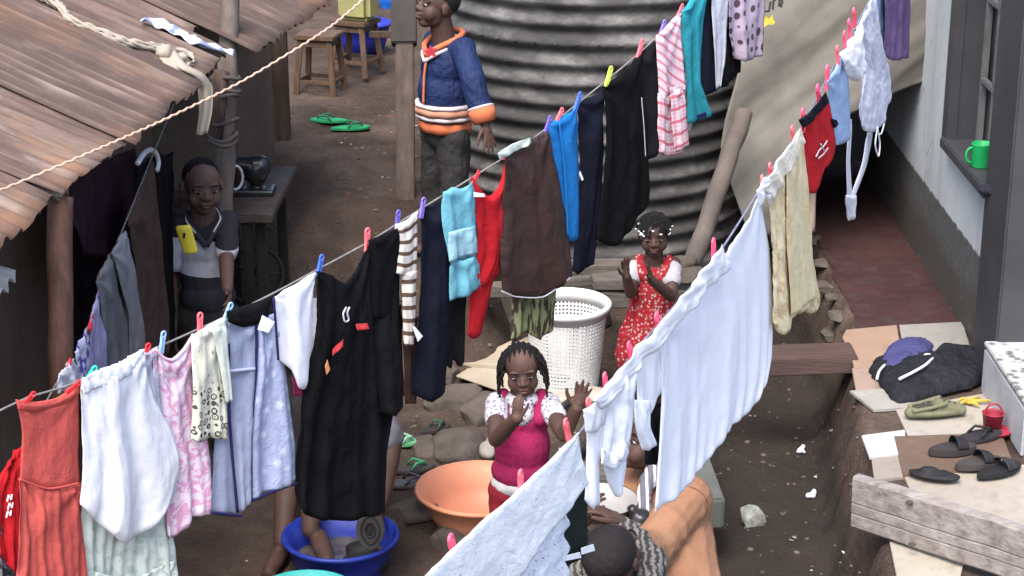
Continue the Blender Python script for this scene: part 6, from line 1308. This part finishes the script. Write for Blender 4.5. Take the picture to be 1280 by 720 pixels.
for i in (0, 1): blob('sleeve', PBL, t, lambda m: (m.ell(sh[i].lerp(el[i], .08), (.042, .041, .041)), m.cap(sh[i].lerp(el[i], .1), .040, sh[i].lerp(el[i], .48), .040)), .0045, 3, wrk(.004, 26))
blob('undershirt', M('grey_white_cotton', (.42, .40, .40), .9, .15), t, lambda m: m.ell(f(0, .005, .375), (.112, .092, .05), f.b), .006, 3, wrk(.005, 20))
def trou(m):
    m.ell(f(0, 0, .34), (.116, .092, .075), f.b)
    for s in (-1, 1): m.chain([f(s * .052, 0, .34), f(s * .058, .01, .21), f(s * .058, 0, .06)], [.070, .060, .050])
blob('trousers', M('crimson_cotton', (.18, .009, .018), .9, .25, 10), t, trou, .007, 4, wrk(.008, 15))

# ---------------------------------------------------------------- grown-up bent over the blue basin, mostly behind the black dress
fa, fb = gz(352, 702), BASIN + Vector((-.085, .055, .05)); o = Vector((fa.x, fa.y, 0))
t = thing('person', 'barefoot grown person bent over the blue basin behind the black dress', 'person', o)
hip = P(392, 425, 7.0); ck_ = [fa + Vector((.005, .0, .075)), fb + Vector((-.03, .02, .07))]; kn = [P(364, 560, 7.05), P(392, 560, 6.98)]; hp_ = [P(372, 470, 7.12), P(404, 470, 6.95)]
chest = P(452, 455, 6.85); shd = [P(460, 470, 7.05), P(462, 495, 6.75)]; elb = [P(478, 560, 7.0), P(490, 555, 6.75)]; wrs = [P(466, 625, 6.9), P(478, 625, 6.72)]; hc, hb, hh = P(492, 470, 6.80), basis(R(70), R(-55), 0), .20
def bd(m):
    head_prims(m, hc, hb, hh); m.cap(chest, .06, hc + Vector((-.05, 0, 0)), .055); m.chain([hip, hip.lerp(chest, .5), chest], [.115, .11, .12])
    for i in (0, 1):
        m.cap(hip, .10, hp_[i], .085); limb(m, hp_[i], kn[i], ck_[i], .085, .052, .032)
        m.cap(kn[i].lerp(ck_[i], .25) + Vector((-.012, .02, 0)), .046, kn[i].lerp(ck_[i], .5), .040)
        d = Vector((.35, -.94, 0)) if i else Vector((-.25, -.97, 0)); ft = (fa, fb)[i]; m.cap(ft + Vector((0, .02, .035)), .036, ft + d * .06 + Vector((0, 0, .028)), .034); m.cap(ft + d * .06 + Vector((0, 0, .026)), .034, ft + d * .12 + Vector((0, 0, .016)), .026)
        for k in range(5): sd = Vector((-d.y, d.x, 0)); pt = ft + d * .135 + sd * (.022 - .011 * k) + Vector((0, 0, .012)); m.cap(ft + d * .10 + sd * (.018 - .009 * k) + Vector((0, 0, .014)), .010, pt, .008)
        m.cap(chest, .075, shd[i], .055); limb(m, shd[i], elb[i], wrs[i], .048, .038, .027)
    hand(m, wrs[1], Vector((-.15, -.2, -1)), Vector((-.8, -.4, 0)), Vector((-.3, -.9, 0)), .16, .75, .1); hand(m, wrs[0], Vector((-.1, 0, -1)), Vector((-.7, -.6, 0)), Vector((.6, -.7, 0)), .16, .75, .1)
blob('body', SK1, t, bd, .006, 4)
blob('hair', HAIR, t, lambda m: m.ell(hc + hb @ Vector((0, -.09, .155)) * hh, (.39 * hh, .44 * hh, .38 * hh), hb), .008, 2)
blob('wrap_skirt', M('dark_wrap', (.020, .017, .020), .9, .3, 8), t, lambda m: (m.ell(hip, (.14, .14, .15)), m.chain([hp_[0], kn[0] + Vector((0, 0, -.02))], [.12, .10]), m.chain([hp_[1], kn[1] + Vector((0, 0, .02))], [.12, .09])), .01, 4, wrk(.012, 9))
blob('blouse', M('grey_lavender_blouse', (.16, .15, .17), .9, .25, 8), t, lambda m: (m.chain([hip + Vector((0, 0, .03)), chest], [.13, .14]), [m.cap(chest, .09, shd[i], .07) for i in (0, 1)], [m.cap(shd[i], .066, shd[i].lerp(elb[i], .85), .056) for i in (0, 1)]), .009, 4, wrk(.012, 10))
sp = P(463, 660, 6.66); bs = Matrix.Rotation(R(8), 3, 'Y') @ Matrix.Rotation(R(-62), 3, 'X')
shoe = thing('shoe', 'wet black shoe being washed over the blue basin, sole towards the camera', 'shoe', sp)
blob('upper', rub((.02, .018, .018)), shoe, lambda m: (m.ell(sp + Vector((0, .03, 0)), (.046, .045, .085))), .006, 2)
m = MB()
for i in range(2): pass
o_ = []
for k in range(28):
    a = 2 * math.pi * k / 28; o_.append(sp + Vector((math.sin(a) * .045 * (1 - .1 * math.cos(2 * a)), -.012, math.cos(a) * .082)))
m.prism(o_, (0, .02, 0)); sl_ = m.build('sole', rub((.075, .065, .06)), shoe, bevel=.004)
for r_ in (.35, .65): 
    m = MB(); m.tube([sp + (v - sp) * r_ + Vector((0, -.012 * (1 - r_) - .003, 0)) for v in o_], .004, 6, closed=True); m.build('tread_ring', rub((.03, .027, .026)), sl_, smooth=True)
p = BASIN + Vector((.09, -.03, .05)); tag(blob('dark_lump', rub((.014, .013, .014)), None, lambda m: (m.ell(p, (.085, .08, .03)), m.ell(p + Vector((-.02, .05, .02)), (.06, .05, .03))), .008, 3, wr), 'dark lump lying in the water of the blue basin', 'cloth')  # low dark lump in the basin water

# ---------------------------------------------------------------- seated person in the orange jacket
o = P(862, 770, 6.35); o = Vector((o.x, o.y, 0)); t = thing('person', 'seated person in a faded orange jacket leaning forward under the large sheet', 'person', o)
hip = P(850, 765, 6.35); hip.z = .15; chest = P(840, 645, 6.55); neck = P(826, 588, 6.60); hc, hb, hh = P(808, 556, 6.58), basis(R(-70), R(-28), 0), .20
shd = [P(862, 622, 6.46), P(820, 590, 6.82)]; elb = [P(812, 690, 6.25), P(800, 606, 6.72)]; wrs = [P(788, 668, 6.05) + Vector((0, 0, -.03)), P(776, 632, 6.58)]; kne = [P(790, 740, 6.2), P(795, 720, 6.6)]; kne[0].z = .25; kne[1].z = .26
def bd(m):
    head_prims(m, hc, hb, hh); m.cap(neck, .055, hc, .055); m.chain([hip, hip.lerp(chest, .5), chest, neck], [.11, .105, .11, .06])
    for i in (0, 1):
        m.cap(chest, .08, shd[i], .05); limb(m, shd[i], elb[i], wrs[i], .045, .036, .026); d = (wrs[i] - elb[i]).normalized(); hand(m, wrs[i] + d * .01, d + Vector((0, 0, -.3)), Vector((0, 0, -1)), Vector((.2, -.9, 0)), .155, .7, .1)
        m.chain([hip, kne[i], Vector((kne[i].x + .03, kne[i].y, .04))], [.09, .062, .04]); m.ell(Vector((kne[i].x - .02, kne[i].y, .03)), (.10, .04, .03))
blob('body', SK1, t, bd, .006, 4); face_parts(t, hc, hb, hh)
blob('hair', HAIR, t, lambda m: m.ell(hc + hb @ Vector((0, -.09, .155)) * hh, (.40 * hh, .46 * hh, .40 * hh), hb), .007, 2, lambda q, n: .003 * nz(q.x * 70, q.y * 70, q.z * 70))
g = NG('faded_orange_cotton', .85, .2); fo = g.noise(5, 5, .6); g.color(g.mix(g.ramp(g.noise(14, 5, .65), [(.55, 0), (.8, .5)]), g.ramp(fo, [(.3, (.215, .105, .058)), (.7, (.285, .150, .086))]), (.25, .155, .085))); g.bump(g.noise(26, 5, .65), .4, .012); g.t.nodes.remove([q_ for q_ in g.t.nodes if q_.type == 'BUMP'][0]); ob = g.tc.outputs['Object']; r1 = g.math('ABSOLUTE', g.math('SUBTRACT', g.noise(8, 3, .5, g.mapping(ob, (1.2, 1.2, .8), (.3, .6, .2)), .8), .5)); r2 = g.math('ABSOLUTE', g.math('SUBTRACT', g.noise(21, 3, .55, ob, 1.2), .5)); g.bump(g.math('ADD', g.math('MULTIPLY', g.math('MINIMUM', r1, .16), 4.0), g.math('MULTIPLY', g.math('MINIMUM', r2, .14), 2.0)), .20, .012); OJ = g.m
def ojw(q, n):
    d = q.x * 7 + q.z * 12; r1 = 1 - abs(nz(d, q.y * 6, q.x * 3 - q.z * 2)) * 2.6; r2 = 1 - abs(nz(q.x * 17 - q.z * 9, q.y * 14, q.z * 15 + 3)) * 2.2
    ax = elb[0] - shd[0]; tt = (q - shd[0]).dot(ax) / ax.length_squared; dd = (q - shd[0] - ax * tt).length
    ring = (1 - abs(math.sin(tt * 11 + 2.2 * nz(q.x * 8, q.y * 8, q.z * 8))) * 1.6) * ss(.13, .07, dd) * ss(-.1, .25, tt)
    return .0030 * max(-.3, r1) + .0015 * max(-.3, r2) + .0042 * max(-.4, ring)
def oj(m):
    m.chain([hip + Vector((0, 0, .0)), hip.lerp(chest, .5), chest, chest.lerp(neck, .6)], [.145, .140, .130, .085]); m.cap(chest + Vector((-.02, -.02, -.05)), .11, shd[0] + Vector((-.01, 0, -.05)), .085)
    for i in (0, 1): m.cap(chest, .09, shd[i], .066); m.chain([shd[i], elb[i], elb[i].lerp(wrs[i], .85)], [.078, .074, .046])
blob('jacket', OJ, t, oj, .0045, 8, ojw)
for i in (0, 1): m = MB(); a, b2 = elb[i].lerp(wrs[i], .74), elb[i].lerp(wrs[i], .92); m.tube([a, a.lerp(b2, .5), b2], [.048, .050, .043], 18); m.build('cuff', M('worn_orange_cuff', (.50, .27, .15), .9, .2, 20), t, smooth=True)
ax_ = (elb[0] - shd[0]).normalized(); ux = ax_.cross(Vector((0, 0, 1))).normalized(); uy = ax_.cross(ux)
m = MB(); m.tube([shd[0] + ax_ * (.035 + .02 * math.cos(a_)) + (ux * math.cos(a_) + uy * math.sin(a_)) * .081 for a_ in [2 * math.pi * k / 36 for k in range(36)]], .0035, 6, closed=True); m.build('armhole_seam', OJ, t, smooth=True)
m = MB(); bk_ = Vector((.055, -.125, 0)); m.tube(cr([chest + bk_ + Vector((0, 0, .02)), hip.lerp(chest, .5) + bk_ + Vector((.01, -.018, 0)), hip + bk_ + Vector((.012, -.02, 0))], 20), .0035, 6); m.build('side_seam', OJ, t, smooth=True)
m = MB(); nb = (hc - neck).normalized(); nx_ = nb.cross(Vector((0, 1, 0))).normalized(); ny_ = nb.cross(nx_); m.tube([neck - nb * .01 + (nx_ * math.cos(a_) + ny_ * math.sin(a_)) * .075 for a_ in [2 * math.pi * k / 30 for k in range(30)]], .020, 8, closed=True); m.build('collar', OJ, t, smooth=True)
g = NG('striped_scarf', .9, .15); w_ = g.math('SINE', g.math('MULTIPLY', g.n('SeparateXYZ', {0: g.tc.outputs['Object']}).outputs[0], 220.0)); g.color(g.mix(g.ramp(w_, [(.4, 0), (.6, 1)]), (.10, .10, .12), (.45, .44, .45)))
blob('scarf', g.m, t, lambda m: m.chain([P(818, 588, 6.50), P(808, 605, 6.46), P(806, 630, 6.42), P(812, 650, 6.40)], [.032, .030, .026, .014]), .005, 3, wrk(.010, 24))
blob('trousers', M('dark_blue_trousers', (.025, .025, .035), .9, .3, 10), t, lambda m: [m.chain([hip + Vector((-.03, 0, .0)), kne[i], Vector((kne[i].x + .03, kne[i].y, .10))], [.10, .075, .055]) for i in (0, 1)], .009, 4, wrk(.01, 12))
tag(blob('low_stone_seat', STN, None, lambda m: m.ell(Vector((hip.x + .02, hip.y, .02)), (.13, .12, .09)), .012, 3, wr), 'low stone under the person in the orange jacket', 'stone')
bp_ = P(800, 655, 6.36); tag(blob('black_bag', M('black_plastic_film', (.014, .014, .015), .35, .3, 8, .2, 30, .5), None, lambda m: (m.ell(bp_, (.045, .05, .055)), m.cap(bp_, .04, bp_ + Vector((-.03, 0, .05)), .02)), .005, 3, lambda q, n: .010 * nz(q.x * 28, q.y * 28, q.z * 28)), 'crumpled black plastic bag on the lap of the person in orange', 'bag')

# ---------------------------------------------------------------- person with the patterned sleeve, back to the camera
o = P(775, 800, 5.9); o = Vector((o.x, o.y, 0)); t = thing('person', 'crouching person with close cropped hair and a patterned grey sleeve seen from behind', 'person', o)
hc, hb, hh = P(766, 694, 5.82), basis(R(150), R(-26), R(0)), .215
neck = P(768, 735, 5.85); chest = P(770, 800, 5.85); chest.z = .25; hip = Vector((chest.x - .0, chest.y + .12, .12))
shd = [P(733, 762, 5.85), P(806, 757, 5.80)]; elb = [P(722, 735, 6.05), P(812, 704, 5.98)]; wrs = [P(722, 660, 6.2), P(780, 655, 6.12)]
shd = [shd[1], shd[0]]; elb = [elb[1], elb[0]]; wrs = [wrs[1], wrs[0]]
def bd(m):
    head_prims(m, hc, hb, hh); m.cap(neck, .055, hc, .055); m.chain([hip, chest, neck], [.11, .11, .065])
    for i in (0, 1): m.cap(chest, .075, shd[i], .05); limb(m, shd[i], elb[i], wrs[i], .045, .036, .026); d = (wrs[i] - elb[i]).normalized()
    hand(m, wrs[0] + Vector((-.008, 0, .006)), Vector((-.85, .2, .45)), Vector((-.3, -.2, -1)), Vector((-.3, -.9, .2)), .165, .65, .12); hand(m, wrs[1], Vector((.3, .4, .6)), Vector((.6, 0, -.5)), Vector((.4, -.8, 0)), .16, .6)
    for s in (-1, 1): k = hip + Vector((s * .14, .18, .14)); m.chain([hip, k, Vector((k.x, k.y - .02, .04))], [.09, .062, .04]); m.ell(Vector((k.x, k.y + .05, .03)), (.04, .10, .03))
blob('body', SK1, t, bd, .0055, 4); face_parts(t, hc, hb, hh)
blob('hair', M('cropped_hair', (.013, .010, .010), .8, .3, 60, .5, 260, .25), t, lambda m: (m.ell(hc + hb @ Vector((0, -.085, .15)) * hh, (.385 * hh, .435 * hh, .375 * hh), hb, 28, 18), m.ell(hc + hb @ Vector((0, -.24, -.06)) * hh, (.29 * hh, .23 * hh, .25 * hh), hb)), .0045, 2, lambda q, n: .0022 * nz(q.x * 130, q.y * 130, q.z * 130))
g = NG('patterned_grey_knit', .9, .15); ob = g.tc.outputs['Object']; wv = g.n('TexWave', {'Vector': ob, 'Scale': 14.0, 'Distortion': 5.0, 'Detail': 4.0, 'Detail Scale': 3.0}).outputs['Fac']; g.color(g.ramp(wv, [(.2, (.030, .029, .029)), (.5, (.075, .072, .066)), (.8, (.145, .135, .12))])); g.bump(g.noise(40, 4), .3, .008)
def cam_(m): 
    m.chain([hip, chest, chest.lerp(neck, .6)], [.13, .135, .09])
    for i in (0, 1): m.cap(chest, .09, shd[i], .066); m.chain([shd[i], elb[i], elb[i].lerp(wrs[i], .88)], [.066, .056, .038])
blob('jumper', g.m, t, cam_, .006, 4, wrk(.012, 14))
blob('trousers', M('black_trousers', (.02, .02, .022), .9, .3, 10), t, lambda m: [m.chain([hip, hip + Vector((s * .14, .18, .14)), hip + Vector((s * .14, .16, -.02))], [.11, .078, .06]) for s in (-1, 1)], .009, 4, wrk(.01, 12))
p = P(732, 640, 6.25); wm = thing('enamel_bowl', 'white enamel bowl between the two washing people at the bottom', 'bowl', Vector((p.x + .06, p.y, .30)))
c0 = P(750, 622, 6.42); c0.z -= .06
m = MB(); m.lathe([(.001, 0), (.08, 0), (.11, .03), (.125, .055), (.130, .056), (.122, .05), (.10, .012), (.001, .008)], c0, 40); WL[wm] = c0.copy(); wm.location = c0; m.build('bowl', M('white_enamel', (.27, .26, .25), .3, .1, 6), wm, smooth=True)
